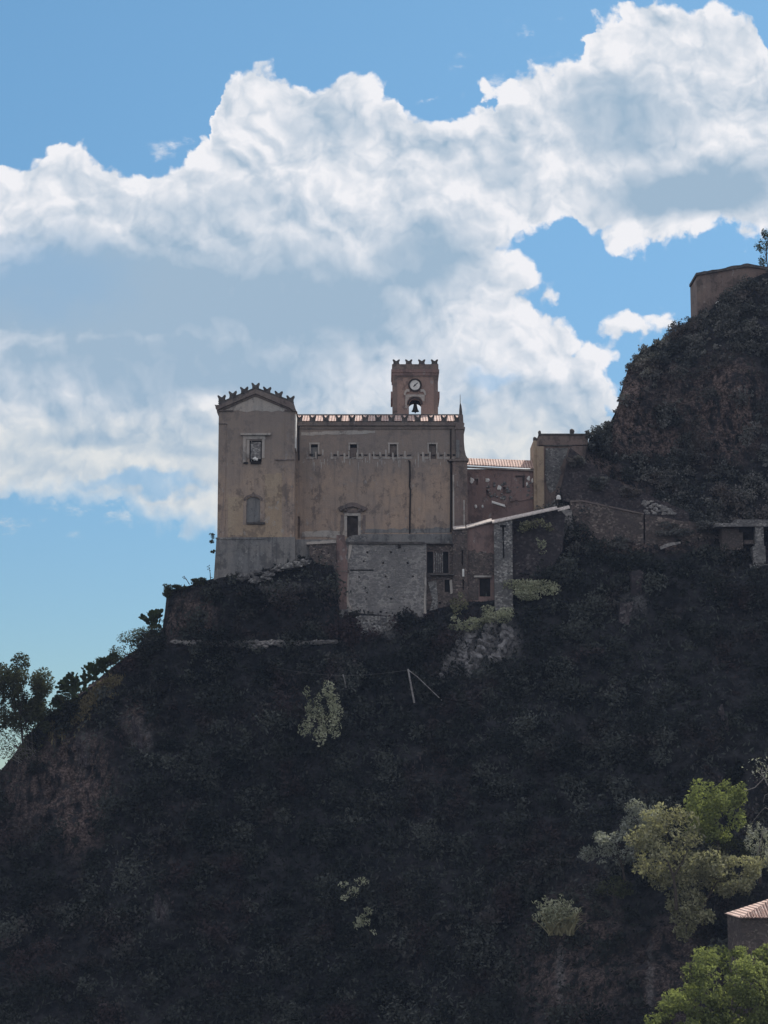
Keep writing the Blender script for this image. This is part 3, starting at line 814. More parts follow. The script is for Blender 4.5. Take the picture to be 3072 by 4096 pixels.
# raking cornice
mb = MB()
pp(mb, [(862, 1620), (880, 1618), (1022, 1556), (1168, 1610), (1180, 1630), (1186, 1645), (1176, 1645), (1160, 1632), (1022, 1574), (885, 1632), (868, 1640), (862, 1632)], YT-0.45, 0.9)
pp(mb, [(888, 1634), (1022, 1577), (1160, 1634), (1160, 1640), (1022, 1583), (888, 1641)], YT-0.2, 0.195)
pp(mb, [(858, 1618), (872, 1622), (874, 1655), (868, 1650), (866, 1636)], YT-0.2, 5)
for a, b, y in ((874, 932, 1640), (1138, 1178, 1638), (874, 908, 1692), (1100, 1178, 1836)):
    mb.bp(a, y, b, y+5, YT-0.18, 0.175)
mb.each('gable_cornice', M['trim_dark'], church)
pp(MB(), [(897, 1641)]+[(1022, 1586), (1152, 1640)]+ragged(1130, 1646, 930, 1644, 10, 5, 2), YT-0.035, 0.03).build('gable_panel', M['pale_trim'], church)
mw = (X(1075, YT, 1580)-X(1046, YT, 1580))*1.12
first = None
for px, py, t in ((888, 1606, 14), (932, 1590, 12), (978, 1573, 11), (1022, 1559, 0), (1067, 1573, -10), (1113, 1590, -11), (1160, 1608, -12)):
    h = 1.02 if t else 1.1
    if first is None:
        first = swallowtail(0, 0, mw, 1.0, 0, 0.5); b = first; first = MB(); first.v = b.v; first.f = b.f; first.mi = b.mi
        o = first.build('battlement', M['merlon_stone'], church); base = o
    else: o = dup(base, (0, 0, 0))
    o.location = P(px, py, YT-0.2); o.rotation_euler = (0, math.radians(-t*0.35), 0); o.scale = (1, 1, h)
    w = bpy.data.objects
# parapet strip the battlements stand on
pp(MB(), [(872, 1613), (880, 1608), (1022, 1548), (1100, 1577), (1172, 1603), (1180, 1628), (1168, 1612), (1022, 1558), (880, 1620)], YT-0.15, 0.5).build('gable_parapet', M['merlon_stone'], church)
# transept roof running back
zt = PZ(1572, YT)
mb = MB(); mb.prism([(tl-0.3, PZ(1640, YT)), (X(1022, YT, 1570), PZ(1572, YT)), (tR+0.3, PZ(1642, YT))][::-1], YT+0.55, YT+16.5)
mb.build('transept_roof', M['roof_tiles'], church)
# upper window
f = MB()
f.bp(962, 1732, 1082, 1740, YT-0.40, 0.39); f.bp(972, 1742, 1062, 1756, YT-0.10, 0.1)
f.bp(971, 1756, 983, 1852, YT-0.10, 0.1, ref=1800); f.bp(1047.5, 1756, 1058, 1832, YT-0.10, 0.1, ref=1800); f.bp(986, 1758, 997.5, 1830, YT-0.06, 0.06, ref=1800)
w = f.build('window', M['pale_trim'], church)
g = MB(); g.bp(1003, 1768, 1043, 1836, YT+0.12, 0.08, ref=1800); g.bp(1004, 1762.5, 1008, 1850, YT+0.22, 0.07, ref=1800)
g.build('shutter', M['grey_rubble'], w)
MB().box(uw[0]+0.003, uw[1]-0.003, YT+0.40, YT+0.446, uw[2]+0.003, uw[3]-0.003).build('dark_opening', M['void'], w)
MB().bp(974, 1848, 992, 1855, YT-0.16, 0.155).bp(1002, 1846, 1044, 1854, YT-0.3, 0.29).build('sill', M['rusty_metal'], w)
bl = MB(); bl.blobby(P(1019, 1836, YT-0.12), 0.30, 4, 2, (1.15, .7, .85), 0.3); bl.blobby(P(1027, 1838, YT-0.12), 0.22, 5, 2)
bl.build('white_bundle', M['white_paint'], w)
# blocked arched window below
n = MB(); n.box(nw[0]+0.003, nw[1]-0.003, YT+0.20, YT+0.448, nw[2]+0.003, nw[3]-0.003)
nn = n.build('blocked_window', M['plinth_plaster'], church)
a = MB()
arc = [(1013+31*math.cos(t), 2003-18*math.sin(t)) for t in [math.pi*k/10 for k in range(11)]]
arc2 = [(1013+39*math.cos(t), 2001-25*math.sin(t)) for t in [math.pi*k/10 for k in range(10, -1, -1)]]
pp(a, arc+arc2, YT-0.10, 0.095)
pp(a, [(1006, 1976), (1013, 1966), (1020, 1976)], YT-0.12, 0.1)
a.build('arch_moulding', M['trim_dark'], nn)
MB().bp(986, 2088, 1060, 2096, YT-0.28, 0.275).build('sill', M['merlon_stone'], nn)
pp(MB(), [(912, 1858), (1127, 1856), (1130, 2150)]+ragged(1128, 2152, 930, 2168, 16, 7, 12)+[(915, 2140)], YT-0.05, 0.048)
warm = MB()
warm.cur = 0
for (xa, xb, ya, yb) in ((912, 972, 1990, 2135), (1060, 1128, 1900, 2150)):
    pp(warm, ragged(xa, ya, xb, ya-8, 4, 6, xa)+[(xb, yb)]+ragged(xb, yb+6, xa, yb+14, 7, 6, xb), YT-0.045, 0.043)
pp(warm, [(972, 2100), (1060, 2100), (1060, 2150)]+ragged(1060, 2152, 972, 2158, 8, 7, 4), YT-0.045, 0.043)
plaster('warm_plaster', (0.46, 0.345, 0.24), (0.28, 0.22, 0.175), (0.50, 0.39, 0.28), 0.25, lightamt=0.1)
warm.each('plaster_patch', M['warm_plaster'], church)
pl = MB(); pl.bp(872.5, 1660, 902, 2150, YT-0.09, 0.088); pl.bp(1140, 1660, 1178, 2150, YT-0.09, 0.088)
pl.each('corner_pilaster', M['church_plaster'], church)
MB().box(tR+0.002, tR+0.16, YT+0.1, YT+3.6, PZ(1792, YT), PZ(1655, YT)).build('painted_sun_strip', M['white_paint'], church)  # added white strip; its colour stands in for sunlight on the return wall
# battered plinth
mb = MB()
pp(mb, [(866, 2150), (1180, 2148), (1182, 2340), (853, 2345)], YT-0.55, 12)
pp(mb, [(1182, 2158), (1346, 2158), (1346, 2300), (1182, 2300)], YT+0.4, 8)
mb.bp(862, 2150, 1060, 2156, YT-0.65, 0.1)
mb.build('plinth', M['plinth_plaster'], church)

# ------------------------------------------------------------------ bell tower
YB = 308.0
tower = thing('bell_tower', P(1660, 1700, YB+3.4), 'square reddish bell tower with clock face, open arch and swallowtail battlements, behind the nave', 'bell tower')
ta, tb = X(1570, YB, 1570), X(1752, YB, 1570)
ah = (X(1636, YB, 1630), X(1684, YB, 1630), PZ(1662, YB), PZ(1597, YB), 0.9)
mb = MB()
wall(mb, ta, tb, PZ(1760, YB), PZ(1476, YB), YB, YB+0.7, [ah], through=True)
YR = YB+6.2
bh = (X(1631, YR, 1630), X(1689, YR, 1630), PZ(1700, YR), PZ(1613, YR), 0.9)
wall(mb, ta, tb, PZ(1760, YB), PZ(1476, YB), YR, YR+0.7, [bh], through=True)
mb.box(ta, ta+0.7, YB+0.7, YR, PZ(1760, YB), PZ(1476, YB)); mb.box(tb-0.7, tb, YB+0.7, YR, PZ(1760, YB), PZ(1476, YB))
mb.box(ta+0.7, tb-0.7, YB+0.7, YR, PZ(1487, YB), PZ(1478, YB))
mb.build('tower_wall', M['tower_plaster'], tower)
mb = MB()
for e in (0, 1):
    pass
mb.box(ta-0.20, tb+0.20, YB-0.20, YR+0.9, PZ(1490, YB), PZ(1478, YB))
mb.box(ta-0.12, tb+0.12, YB-0.12, YR+0.82, PZ(1503, YB), PZ(1490, YB)-0.003)
mb.box(ta-0.26, ta-0.003, YB+0.0, YR+0.9, PZ(1592, YB), PZ(1566, YB)); mb.box(tb+0.003, tb+0.26, YB, YR+0.9, PZ(1592, YB), PZ(1566, YB))
mb.build('cornice', M['pink_plaster'], tower)
mb = MB()
mb.bp(1571, 1503, 1588, 1664, YB-0.07, 0.068, ref=1570); mb.bp(1736, 1503, 1751, 1664, YB-0.07, 0.068, ref=1570)
mb.bp(1588, 1503, 1736, 1508, YB-0.05, 0.048)
mb.each('corner_strip', M['brown_plaster'], tower)
pz = PZ(1457, YB)
mb = MB()
mb.box(ta-0.08, tb+0.08, YB-0.08, YB+0.35, PZ(1478, YB)+0.002, pz); mb.box(ta-0.08, tb+0.08, YR+0.4, YR+0.78, PZ(1478, YB)+0.002, pz)
mb.box(ta-0.08, ta+0.3, YB+0.35, YR+0.4, PZ(1478, YB)+0.002, pz); mb.box(tb-0.3, tb+0.08, YB+0.35, YR+0.4, PZ(1478, YB)+0.002, pz)
mb.build('parapet', M['brown_plaster'], tower)
ww = X(1751, YB, 1450)-X(1723, YB, 1450)
me0 = swallowtail(X(1585, YB, 1450), pz, ww, PZ(1437, YB)-pz, YB-0.06, 0.38).build('battlement', M['merlon_stone'], tower)
for px in (1635, 1687, 1738): dup(me0, (X(px, YB, 1450)-X(1585, YB, 1450), 0, 0))
for px in (1585, 1635, 1687, 1738): dup(me0, (X(px, YB, 1450)-X(1585, YB, 1450), YR+0.42-YB, 0))
# clock
cx, cz = X(1660, YB, 1541), PZ(1541, YB)
ring = MB().disc(cx, cz, YB-0.22, YB-0.001, 1.05, 32, 0.80).build('clock', M['old_wood'], tower)
MB().disc(cx, cz, YB-0.14, YB-0.002, 0.80, 32).build('dial', M['white_paint'], ring)
hn = MB()
for ang, ln, wd in ((math.radians(40), 0.55, 0.07), (math.radians(228), 0.36, 0.09)):
    dx, dz_ = math.cos(ang), math.sin(ang)
    hn.prism([(cx-dz_*wd-dx*.08, cz+dx*wd-dz_*.08), (cx+dz_*wd-dx*.08, cz-dx*wd-dz_*.08), (cx+dz_*wd*.5+dx*ln, cz-dx*wd*.5+dz_*ln), (cx-dz_*wd*.5+dx*ln, cz+dx*wd*.5+dz_*ln)], YB-0.20, YB-0.145)
hn.disc(cx, cz, YB-0.215, YB-0.143, 0.12, 12)
hn.build('hand', M['void'], ring)
# scrolled surround of the arch
sr = MB()
for s in (-1, 1):
    f = lambda pts: [(1660+s*(x-1660), y) for x, y in pts]
    pp(sr, f([(1638, 1557), (1626, 1556), (1618, 1565), (1615, 1577), (1622, 1584), (1622, 1576), (1628, 1566), (1638, 1568)]), YB-0.2, 0.19)
    pp(sr, f([(1621, 1578), (1640, 1584), (1634, 1596), (1628, 1604), (1627, 1632), (1621, 1634)] if s > 0 else [(1621, 1578), (1640, 1584), (1634, 1596), (1629, 1604), (1622, 1606)]), YB-0.12, 0.115)
pp(sr, [(1624, 1578), (1696, 1578), (1698, 1588), (1684, 1590), (1672, 1586), (1648, 1586), (1636, 1590), (1622, 1588)], YB-0.14, 0.138)
sr.build('arch_surround', M['pale_trim'], tower)
ar = MB()
a0 = [(1660+25*math.cos(t), 1618-24*math.sin(t)) for t in [math.pi*k/12 for k in range(13)]]
a1 = [(1660+31*math.cos(t), 1618-31*math.sin(t)) for t in [math.pi*k/12 for k in range(12, -1, -1)]]
pp(ar, a0+a1, YB-0.10, 0.095)
ar.build('arch_ring', M['old_wood'], tower)
# bell on its beam
bx, by, bz = X(1661, YB+1.6, 1630), YB+1.6, PZ(1612, YB+1.6)
prof = [(0.0, 0.08), (0.10, 0.20), (0.28, 0.26), (0.70, 0.33), (1.05, 0.42), (1.30, 0.58), (1.36, 0.62)]
bm_ = MB(); n = 20; vs = []; fs = []
for (dzv, r) in prof:
    for k in range(n): vs.append((bx+r*math.cos(6.2832*k/n), by+r*math.sin(6.2832*k/n), bz-dzv))
for i in range(len(prof)-1):
    for k in range(n): fs.append((i*n+k, i*n+(k+1) % n, (i+1)*n+(k+1) % n, (i+1)*n+k))
fs.append(tuple(range(n)))
bm_.add(vs, fs)
bell_o = bm_.build('bell', M['bronze'], tower, smooth=True)
MB().tube([(bx, by, bz-1.2), (bx, by, bz-1.62)], [0.05, 0.10], 8).build('clapper', M['bronze'], bell_o)
MB().box(ah[0]-0.3, ah[1]+0.3, by-0.12, by+0.12, bz, bz+0.3).box(bx-0.3, bx+0.3, by-0.16, by+0.16, bz-0.12, bz+0.02).build('bell_beam', M['old_wood'], tower)
MB().prism_x([(YB+0.71, PZ(1664, YB)-0.3), (YR-0.01, PZ(1700, YR)-0.3), (YR-0.01, PZ(1700, YR)-0.01), (YB+0.71, PZ(1664, YB)-0.02)], ta+0.7, tb-0.7).build('bell_floor', M['brown_plaster'], tower)

# ------------------------------------------------------------------ terrace building under the side door
YL = 296.0
terr = thing('terrace_building', P(1540, 2460, YL), 'grey rubble terrace block with putlog holes and a pink corner pilaster, below the side door', 'building')
mb = MB()
mb.bp(1440, 2136, 1812, 2172, YL+2.2, 1.6, ref=2150)
mb.build('terrace_parapet', M['plinth_plaster'], terr)
holes = []
for a, b, r in ((363,380,6),(470,452,6),(340,440,6),(632,452,7),(310,545,6),(485,542,6),(668,540,6),(352,617,6),(508,610,6),(363,648,5),(357,690,5),(523,688,6),(605,680,4),(292,772,7),(453,775,7),(620,767,4),(520,380,6),(610,372,4)):
    px, py = 1250+a*.6028, 1980+b*.6028
    holes.append((X(px-r*.62, YL, 2300), X(px+r*.62, YL, 2300), PZ(py+r*.62, YL), PZ(py-r*.62, YL)))
holes.append((X(1400, YL, 2300), X(1495, YL, 2300), PZ(2284, YL), PZ(2278, YL)))
mb = MB()
wall(mb, X(1368, YL, 2300), X(1706, YL, 2300), PZ(2560, YL), PZ(2176, YL), YL, YL+5.5, holes, rec=0.6)
mb.build('rubble_wall', M['grey_rubble'], terr)
mb = MB()
mb.bp(1362, 2167, 1700, 2176, YL-0.22, 4, ref=2170)
mb.bp(1700, 2171, 1812, 2176, YL+0.2, 3, ref=2170)
mb.build('cornice', M['merlon_stone'], terr)
pp(MB(), [(1346, 2140), (1378, 2140), (1382, 2168), (1385, 2176), (1388, 2200), (1384, 2230), (1391, 2250), (1390, 2300), (1386, 2380), (1388, 2440), (1348, 2442), (1345, 2300)], YL-0.3, 3).each('corner_pilaster', M['pink_plaster'], terr)
MB().bp(1343, 2282, 1396, 2288, YL-0.36, 0.4).build('pilaster_band', M['trim_dark'], terr)
hp = [(1392, 2300)]+[(1386, 2340), (1384, 2390), (1390, 2420), (1402, 2436)]
mb = MB(); pp(mb, [(1391, 2290), (1397, 2300), (1393, 2360), (1394, 2400), (1400, 2420), (1412, 2436), (1402, 2440), (1390, 2424), (1385, 2400), (1386, 2340)], YL-0.08, 0.078)
pp(mb, [(1396, 2176), (1410, 2178), (1400, 2230), (1392, 2240), (1394, 2200)], YL-0.08, 0.078)
pp(mb, [(1697, 2290), (1704, 2286), (1706, 2340), (1702, 2400), (1705, 2462), (1697, 2464), (1695, 2400), (1698, 2340)], YL-0.12, 0.118)
mb.each('torn_render_edge', M['pale_trim'], terr)
dome = MB()
pts = [(1382, 2168)]+[(1427+46*math.cos(t), 2166-26*math.sin(t)) for t in [math.pi-math.pi*k/12 for k in range(13)]]+[(1474, 2168)]
pp(dome, pts, YL+0.3, 2.2).build('vault_cap', M['pale_rubble'], terr)
MB().box(X(1591, YL), X(1603, YL), YL-0.35, YL-0.02, PZ(2192, YL), PZ(2178, YL)).build('drain_spout', M['rusty_metal'], terr)
# broken footing
ft = MB()
pp(ft, [(1346, 2440), (1392, 2436), (1398, 2470), (1380, 2530), (1342, 2520), (1338, 2480)], YL-0.55, 2)
pp(ft, [(1424, 2470), (1440, 2462), (1590, 2468), (1588, 2490), (1560, 2520), (1530, 2528), (1500, 2522), (1470, 2548), (1450, 2540), (1430, 2500)], YL-1.6, 3)
q = random.Random(9)
for k in range(46):
    px = q.uniform(1426, 1585); py = q.uniform(2468, 2540-abs(px-1460)*0.22)
    ft.blobby(P(px, py, YL-1.6), q.uniform(.16, .36), seed=k, sub=1, squash=(1.2, .8, q.uniform(.6, 1.3)))
ft.build('broken_footing', M['pale_rubble'], terr)
# wing with tall windows
YW = YL+0.7
wh = [(X(1708, YW, 2250), X(1733, YW, 2250), PZ(2292, YW), PZ(2206, YW)), (X(1772, YW, 2250), X(1794, YW, 2250), PZ(2292, YW), PZ(2206, YW)), (X(1778, YW, 2340), X(1800, YW, 2340), PZ(2368, YW), PZ(2318, YW)), (X(1756, YW, 2408), X(1764, YW, 2408), PZ(2415, YW), PZ(2406, YW))]
mb = MB(); wall(mb, X(1704, YW, 2300), X(1814, YW, 2300), PZ(2520, YW), PZ(2172, YW), YW, YW+5, wh, rec=0.6); mb.build('wing_wall', M['brown_rubble'], terr)
for i, h in enumerate(wh[:3]):
    w = MB(); w.box(h[0]-0.12, h[0]-0.003, YW-0.05, YW+0.1, h[2], h[3]+0.12); w.box(h[1]+0.003, h[1]+0.12, YW-0.05, YW+0.1, h[2], h[3]+0.12); w.box(h[0], h[1], YW-0.05, YW+0.1, h[3]+0.003, h[3]+0.12)
    o = w.build('window' if i < 2 else 'doorway', M['trim_dark'], terr)
    MB().box(h[0]+0.01, h[1]-0.01, YW+0.45, YW+0.59, h[2]+0.01, h[3]-0.01).build('dark_opening', M['void'], o)
mb = MB(); mb.bp(1722, 2294, 1818, 2300, YW-0.7, 0.7); 
mb.build('balcony', M['merlon_stone'], terr)
mb = MB()
for k, px in enumerate((1736, 1745, 1752, 1759, 1768)): mb.bp(px, 2212, px+4, 2290, YW-0.06, 0.058)
pp(mb, [(1730, 2400), (1712, 2330), (1745, 2320), (1752, 2400), (1750, 2440), (1790, 2450), (1770, 2492), (1730, 2496), (1712, 2460)], YW-0.12, 0.118)
mb.each('wall_patch', M['pale_rubble'], terr)
pp(MB(), [(1798, 2322), (1808, 2318), (1812, 2372), (1802, 2376)], YW-0.1, 0.098).build('door_reveal', M['pale_trim'], terr)
# low ruined wall left of the block
rw = thing('ruined_wall', P(1290, 2250, YL), 'ruined low rubble wall with pale coping under the left part of the nave', 'wall')
pp(MB(), [(1236, 2176), (1344, 2172), (1346, 2290), (1320, 2270), (1300, 2262), (1275, 2258), (1250, 2236), (1238, 2215)], YL-0.9, 1.8).build('masonry', M['brown_rubble'], rw)
pp(MB(), ragged(1226, 2168, 1344, 2160, 7, 2, 1)+[(1344, 2172), (1226, 2178)], YL-1.1, 2.0).build('coping', M['pale_trim'], rw)
st = MB()
for k in range(5): st.disc(X(1262+k*13, YL, 2220), PZ(2200+(k*29) % 50, YL), YL-0.93, YL-0.85, 0.12, 8)
st.each('putlog_hole', M['void'], rw)
# rubble outcrop wedged under the plinth
oc = MB(); q = random.Random(21)
for k in range(120):
    t = q.random(); px = 960+t*290; base = 2306-t*70
    py = base+q.uniform(-4, 26)*(1.5 if 990 < px < 1090 else 0.6)
    oc.blobby(P(px, py, YT-1.5-q.uniform(0, .4)), q.uniform(.14, .5), seed=k, sub=1, squash=(1.5, 1, .8))
o = oc.build('rubble_outcrop', M['pale_rubble']); tag(o, 'line of pale broken rubble along the foot of the transept plinth', 'rubble')

# ------------------------------------------------------------------ houses right of the church
hs = thing('stone_house', P(1930, 2390, 296.6), 'roofless brown house with two narrow slits in its grey corner buttress, below the church pier', 'house')
YA = 296.4
mb = MB()
sl = [(X(1846, YA, 2250), X(1853, YA, 2250), PZ(2260, YA), PZ(2200, YA)), (X(1849, YA, 2250), X(1856, YA, 2250), PZ(2360, YA), PZ(2318, YA))]
wall(mb, X(1811, YA, 2250), X(1870, YA, 2250), PZ(2520, YA), PZ(2116, YA), YA, YA+4.5, sl, rec=0.5)
mb.build('corner_wall', M['brown_rubble'], hs)
mb = MB()
dw = (X(1918, YA, 2340), X(1962, YA, 2340), PZ(2385, YA), PZ(2312, YA))
ph = [(X(1875, YA, 2220), X(1882, YA, 2220), PZ(2220, YA), PZ(2212, YA)), (X(1875, YA, 2240), X(1882, YA, 2240), PZ(2243, YA), PZ(2236, YA))]
wall(mb, X(1870.1, YA, 2250), X(1977, YA, 2250), PZ(2500, YA), PZ(2120, YA), YA+0.35, YA+4.5, [dw]+ph, top=[(X(1870.1, YA, 2250), PZ(2106, YA)), (X(1977, YA, 2250), PZ(2080, YA))], rec=0.5)
mb.build('front_wall', M['pink_plaster'], hs)
pp(MB(), ragged(1872, 2205, 1975, 2215, 8, 8, 3)+[(1976, 2400), (1872, 2400)][::1], YA+0.30, 0.045)
lw = MB(); pp(lw, ragged(1872, 2200, 1976, 2218, 8, 9, 3)+[(1976, 2300), (1916, 2304), (1914, 2400), (1872, 2400)], YA+0.29, 0.055); lw.build('lower_render', M['brown_rubble'], hs)
d = MB(); d.bp(1896, 2302, 1966, 2309, YA+0.1, 0.3); d = d.build('doorway', M['pale_trim'], hs)
MB().box(dw[0]+.01, dw[1]-.01, YA+0.70, YA+0.84, dw[2]+.01, dw[3]-.01).build('dark_opening', M['void'], d)
MB().bp(1849, 2276, 1857, 2306, YA-0.12, 0.115).build('white_plaque', M['white_paint'], hs)
mb = MB()
YBt = 295.6
sl = [(X(2009, YBt, 2150), X(2017, YBt, 2150), PZ(2160, YBt), PZ(2104, YBt)), (X(2011, YBt, 2200), X(2017, YBt, 2200), PZ(2232, YBt), PZ(2166, YBt))]
wall(mb, X(1977.2, YBt, 2200), X(2050, YBt, 2200), PZ(2480, YBt), PZ(2100, YBt), YBt, YBt+5, sl, top=[(X(1977.2, YBt, 2200), PZ(2090, YBt)), (X(2050, YBt, 2200), PZ(2071, YBt))], rec=0.6)
mb.build('buttress', M['pale_rubble'], hs)
MB().bp(2000, 2100, 2024, 2108, YBt-0.1, 0.095).build('slit_lintel', M['void'], hs)
mb = MB()
pp(mb, [(2050.5, 2072), (2240, 2036), (2262, 2060), (2250, 2200), (2190, 2300), (2050.5, 2420)], 297.4, 5, ref=2200)
mb.build('side_wall', M['dark_rubble'], hs)
# sunlit sloping copings
def coping(x0, y0, x1, y1, Y, dep=1.5, thick=0.16):
    a, b = P(x0, y0, Y), P(x1, y1, Y)
    r = dep*math.tan(math.radians(21))
    vs = []
    for p in (a, b):
        vs += [p, p+Vector((0, dep, r)), p+Vector((0, dep, r-thick)), p+Vector((0, 0, -thick))]
    return MB().add(vs, [(0, 4, 5, 1), (1, 5, 6, 2), (2, 6, 7, 3), (3, 7, 4, 0), (0, 1, 2, 3), (4, 7, 6, 5)])
for args in ((1813, 2115, 1862, 2111, YA-0.25), (1866, 2110, 1968, 2083, YA-0.05), (1970, 2090, 2110, 2060, YBt-0.25), (2110, 2060, 2230, 2034, YBt+0.2), (2232, 2042, 2280, 2030, 297.0)):
    c = coping(*args); c.build('coping', M['sunlit_coping'], hs)

# ruined house with tile roof in the gap
YH = 306.0
rh = thing('ruined_house', P(1990, 2120, YH), 'ruined red-brown house with a low sunlit tiled roof, in the gap right of the church', 'house')
mb = MB()
ho = [(X(2068, YH), X(2096, YH), PZ(1958, YH), PZ(1908, YH)), (X(1944, YH), X(1954, YH), PZ(1985, YH), PZ(1958, YH))]
wall(mb, X(1856, YH, 2000), X(2140, YH, 2000), PZ(2200, YH), PZ(1876, YH), YH, YH+6, ho+[(X(1900, YH), X(1912, YH), PZ(1940, YH), PZ(1915, YH)), (X(2010, YH), X(2022, YH), PZ(1975, YH), PZ(1948, YH))], rec=0.5)
mb.build('wall', M['pink_plaster'], rh)
def roofq(pa, pb, Y0, Y1, e0, e1, nm, par, mt='roof_tiles', th=0.18):
    vs = [P(pa[0], pa[1], Y0), P(pb[0], pb[1], Y0), P(e1[0], e1[1], Y1), P(e0[0], e0[1], Y1)]
    vs += [v-Vector((0, 0, th)) for v in vs]
    return MB().add(vs, [(0, 1, 2, 3), (7, 6, 5, 4), (0, 4, 5, 1), (1, 5, 6, 2), (2, 6, 7, 3), (3, 7, 4, 0)]).build(nm, M[mt], par)
roofq((1860, 1856), (2142, 1870), YH-0.7, YH+3.4, (1860, 1832), (2142, 1842), 'roof', rh)
mb = MB(); pp(mb, [(1858, 1864), (2140, 1878), (2140, 1884), (1858, 1870)], YH-0.35, 0.34); mb.build('eaves_board', M['pale_trim'], rh)
mb = MB()
q = random.Random(2)
pp(mb, ragged(2052, 1890, 2138, 1896, 6, 4, 5)+ragged(2138, 1990, 2040, 2005, 8, 9, 6)+ragged(2040, 2000, 2052, 1890, 8, 5, 7)[1:-1], YH-0.15, 0.14)
mb.build('exposed_masonry', M['pink_plaster'], rh)
mb = MB(); mb.bp(2062, 1902, 2100, 1908, YH-0.25, 0.24); mb.bp(2090, 1908, 2098, 1950, YH-0.22, 0.21, ref=1930); mb.build('lintel', M['old_wood'], rh)
mb = MB()
for a, b, r in ((1887, 1921, .40), (1884, 1915, .2), (1950, 1920, .32), (1998, 1952, .36), (2113, 1915, .35), (2128, 1922, .28), (2108, 1936, .25)):
    mb.blobby(P(a, b, YH-0.12), r, seed=a, sub=2, squash=(.8, .4, 1.1), rough=.35)
mb.each('white_patch', M['white_paint'], rh)
mb = MB()
for k in range(40):
    mb.blobby(P(q.uniform(1950, 2130), q.uniform(1930, 1995), YH-0.1), q.uniform(.12, .35), seed=k+50, sub=1, squash=(1, .5, .8))
mb.each('loose_stone', M['pale_rubble'], rh)
for a, b, r in ((1862, 2028, .24), (1903, 2026, .25), (1930, 2026, .21)):
    MB().blobby(P(a, b, YH-0.1), r, seed=a, sub=2, squash=(.85, .5, 1.25), rough=.05).build('white_patch', M['white_paint'], rh)
o = MB().add([P(1968, 2006, 304), P(2020, 2022, 304), P(2022, 2028, 304), P(1968, 2012, 304)]+[P(1968, 2006, 304)+Vector((0, 1, .3)), P(2020, 2022, 304)+Vector((0, 1, .3)), P(2022, 2028, 304)+Vector((0, 1, 0)), P(1968, 2012, 304)+Vector((0, 1, 0))], [(0, 3, 2, 1), (0, 1, 5, 4), (1, 2, 6, 5), (2, 3, 7, 6), (3, 0, 4, 7), (4, 5, 6, 7)]).build('plank', M['white_paint'])
tag(o, 'slanting white plank leaning in the yard of the ruined house', 'plank')

# house with corner pillar against the hill
YC = 305.5
ch = thing('corner_house', P(2240, 2040, YC), 'flat-topped pale house with a pinkish corner pillar, built against the tall hill', 'house')
mb = MB(); wall(mb, X(2160, YC, 1900), X(2352, YC, 1900), PZ(2120, YC), PZ(1783, YC), YC, YC+9, [(X(2231, YC, 1988), X(2239, YC, 1988), PZ(2000, YC), PZ(1975, YC))], rec=.4); mb.build('wall', M['brown_plaster'], ch)
pp(MB(), ragged(2182, 1794, 2272, 1792, 6, 2, 2)+ragged(2268, 1815, 2240, 1870, 4, 4, 3)+ragged(2246, 1890, 2222, 1960, 5, 5, 4)+ragged(2205, 1972, 2190, 1955, 2, 2, 5)+[(2180, 1900)], YC-0.06, 0.058).build('render_patch', M['pale_rubble'], ch)
MB().bp(2158, 1740, 2352, 1779, YC-0.05, 9).build('parapet', M['brown_plaster'], ch)
MB().bp(2156, 1734, 2354, 1740, YC-0.2, 9.3).bp(2176, 1779, 2290, 1783.5, YC-0.22, 0.3).build('cornice', M['merlon_stone'], ch)
mb = MB(); mb.bp(2135, 1762, 2148, 2060, YC-0.5, 7, ref=1900); mb.bp(2148, 1785, 2176, 2060, YC-0.8, 1.5, ref=1900)
mb.build('corner_pillar', M['warm_plaster'], ch)
mb = MB()
for a, b, r in ((2140, 1757, .36), (2158, 1730, .28), (2288, 1726, .42)): MB().blobby(P(a, b, YC), r, seed=a, sub=2, squash=(.9, .9, 1.1), rough=.06).tube([P(a, b, YC), P(a, b+14, YC)], r*.7, 8).build('stone_ball', M['merlon_stone'], ch)
lan = thing('wall_lantern', P(2234, 2005, 299), 'white lantern on the wall end where the two sunlit copings meet', 'lantern')
MB().tube([P(2234, 1980, 299), P(2234, 1984, 299), P(2234, 1998, 299)], [.12, .30, .36], 8).build('lamp_glass', M['white_paint'], lan)
MB().tube([P(2234, 1998, 299), P(2234, 2034, 299)], .08, 6).build('bracket', M['rusty_metal'], lan)

# walls along the path on the right
YR1 = 301.2
w1 = thing('retaining_wall', P(2500, 2060, YR1), 'upper brown rubble retaining wall sloping down from the corner house', 'wall')
pp(MB(), [(2256, 2004), (2244, 1960), (2262, 1880)]+ragged(2281, 1790, 2421, 1902, 8, 4, 2)+ragged(2430, 1906, 2757, 2052, 14, 4, 3)+[(2757, 2090), (2600, 2070), (2450, 2045)], YR1+0.7, 2.5).build('masonry', M['dark_rubble'], w1)
sp_ = MB(); q = random.Random(6)
for k in range(60):
    a = q.uniform(2572, 2700); b = q.uniform(1992+(a-2572)*.42, 2056)
    sp_.blobby(P(a, b, YR1+0.62), q.uniform(.12, .34), seed=k, sub=1, squash=(1.3, .6, .9))
sp_.build('loose_stone', M['grey_rubble'], w1)
w2 = thing('retaining_wall', P(2500, 2130, YR1), 'lower long grey-brown retaining wall with a dark vertical gap', 'wall')
pp(MB(), [(2282, 2008), (2330, 2006), (2450, 2032), (2574, 2058), (2574, 2200), (2300, 2210), (2290, 2080)], YR1, 2).build('masonry', M['brown_rubble'], w2)
pp(MB(), [(2580, 2058), (2700, 2078)]+ragged(2710, 2082, 2890, 2098, 8, 3, 3)+[(2890, 2170), (2580, 2200)], YR1, 2).build('masonry', M['brown_rubble'], w2)
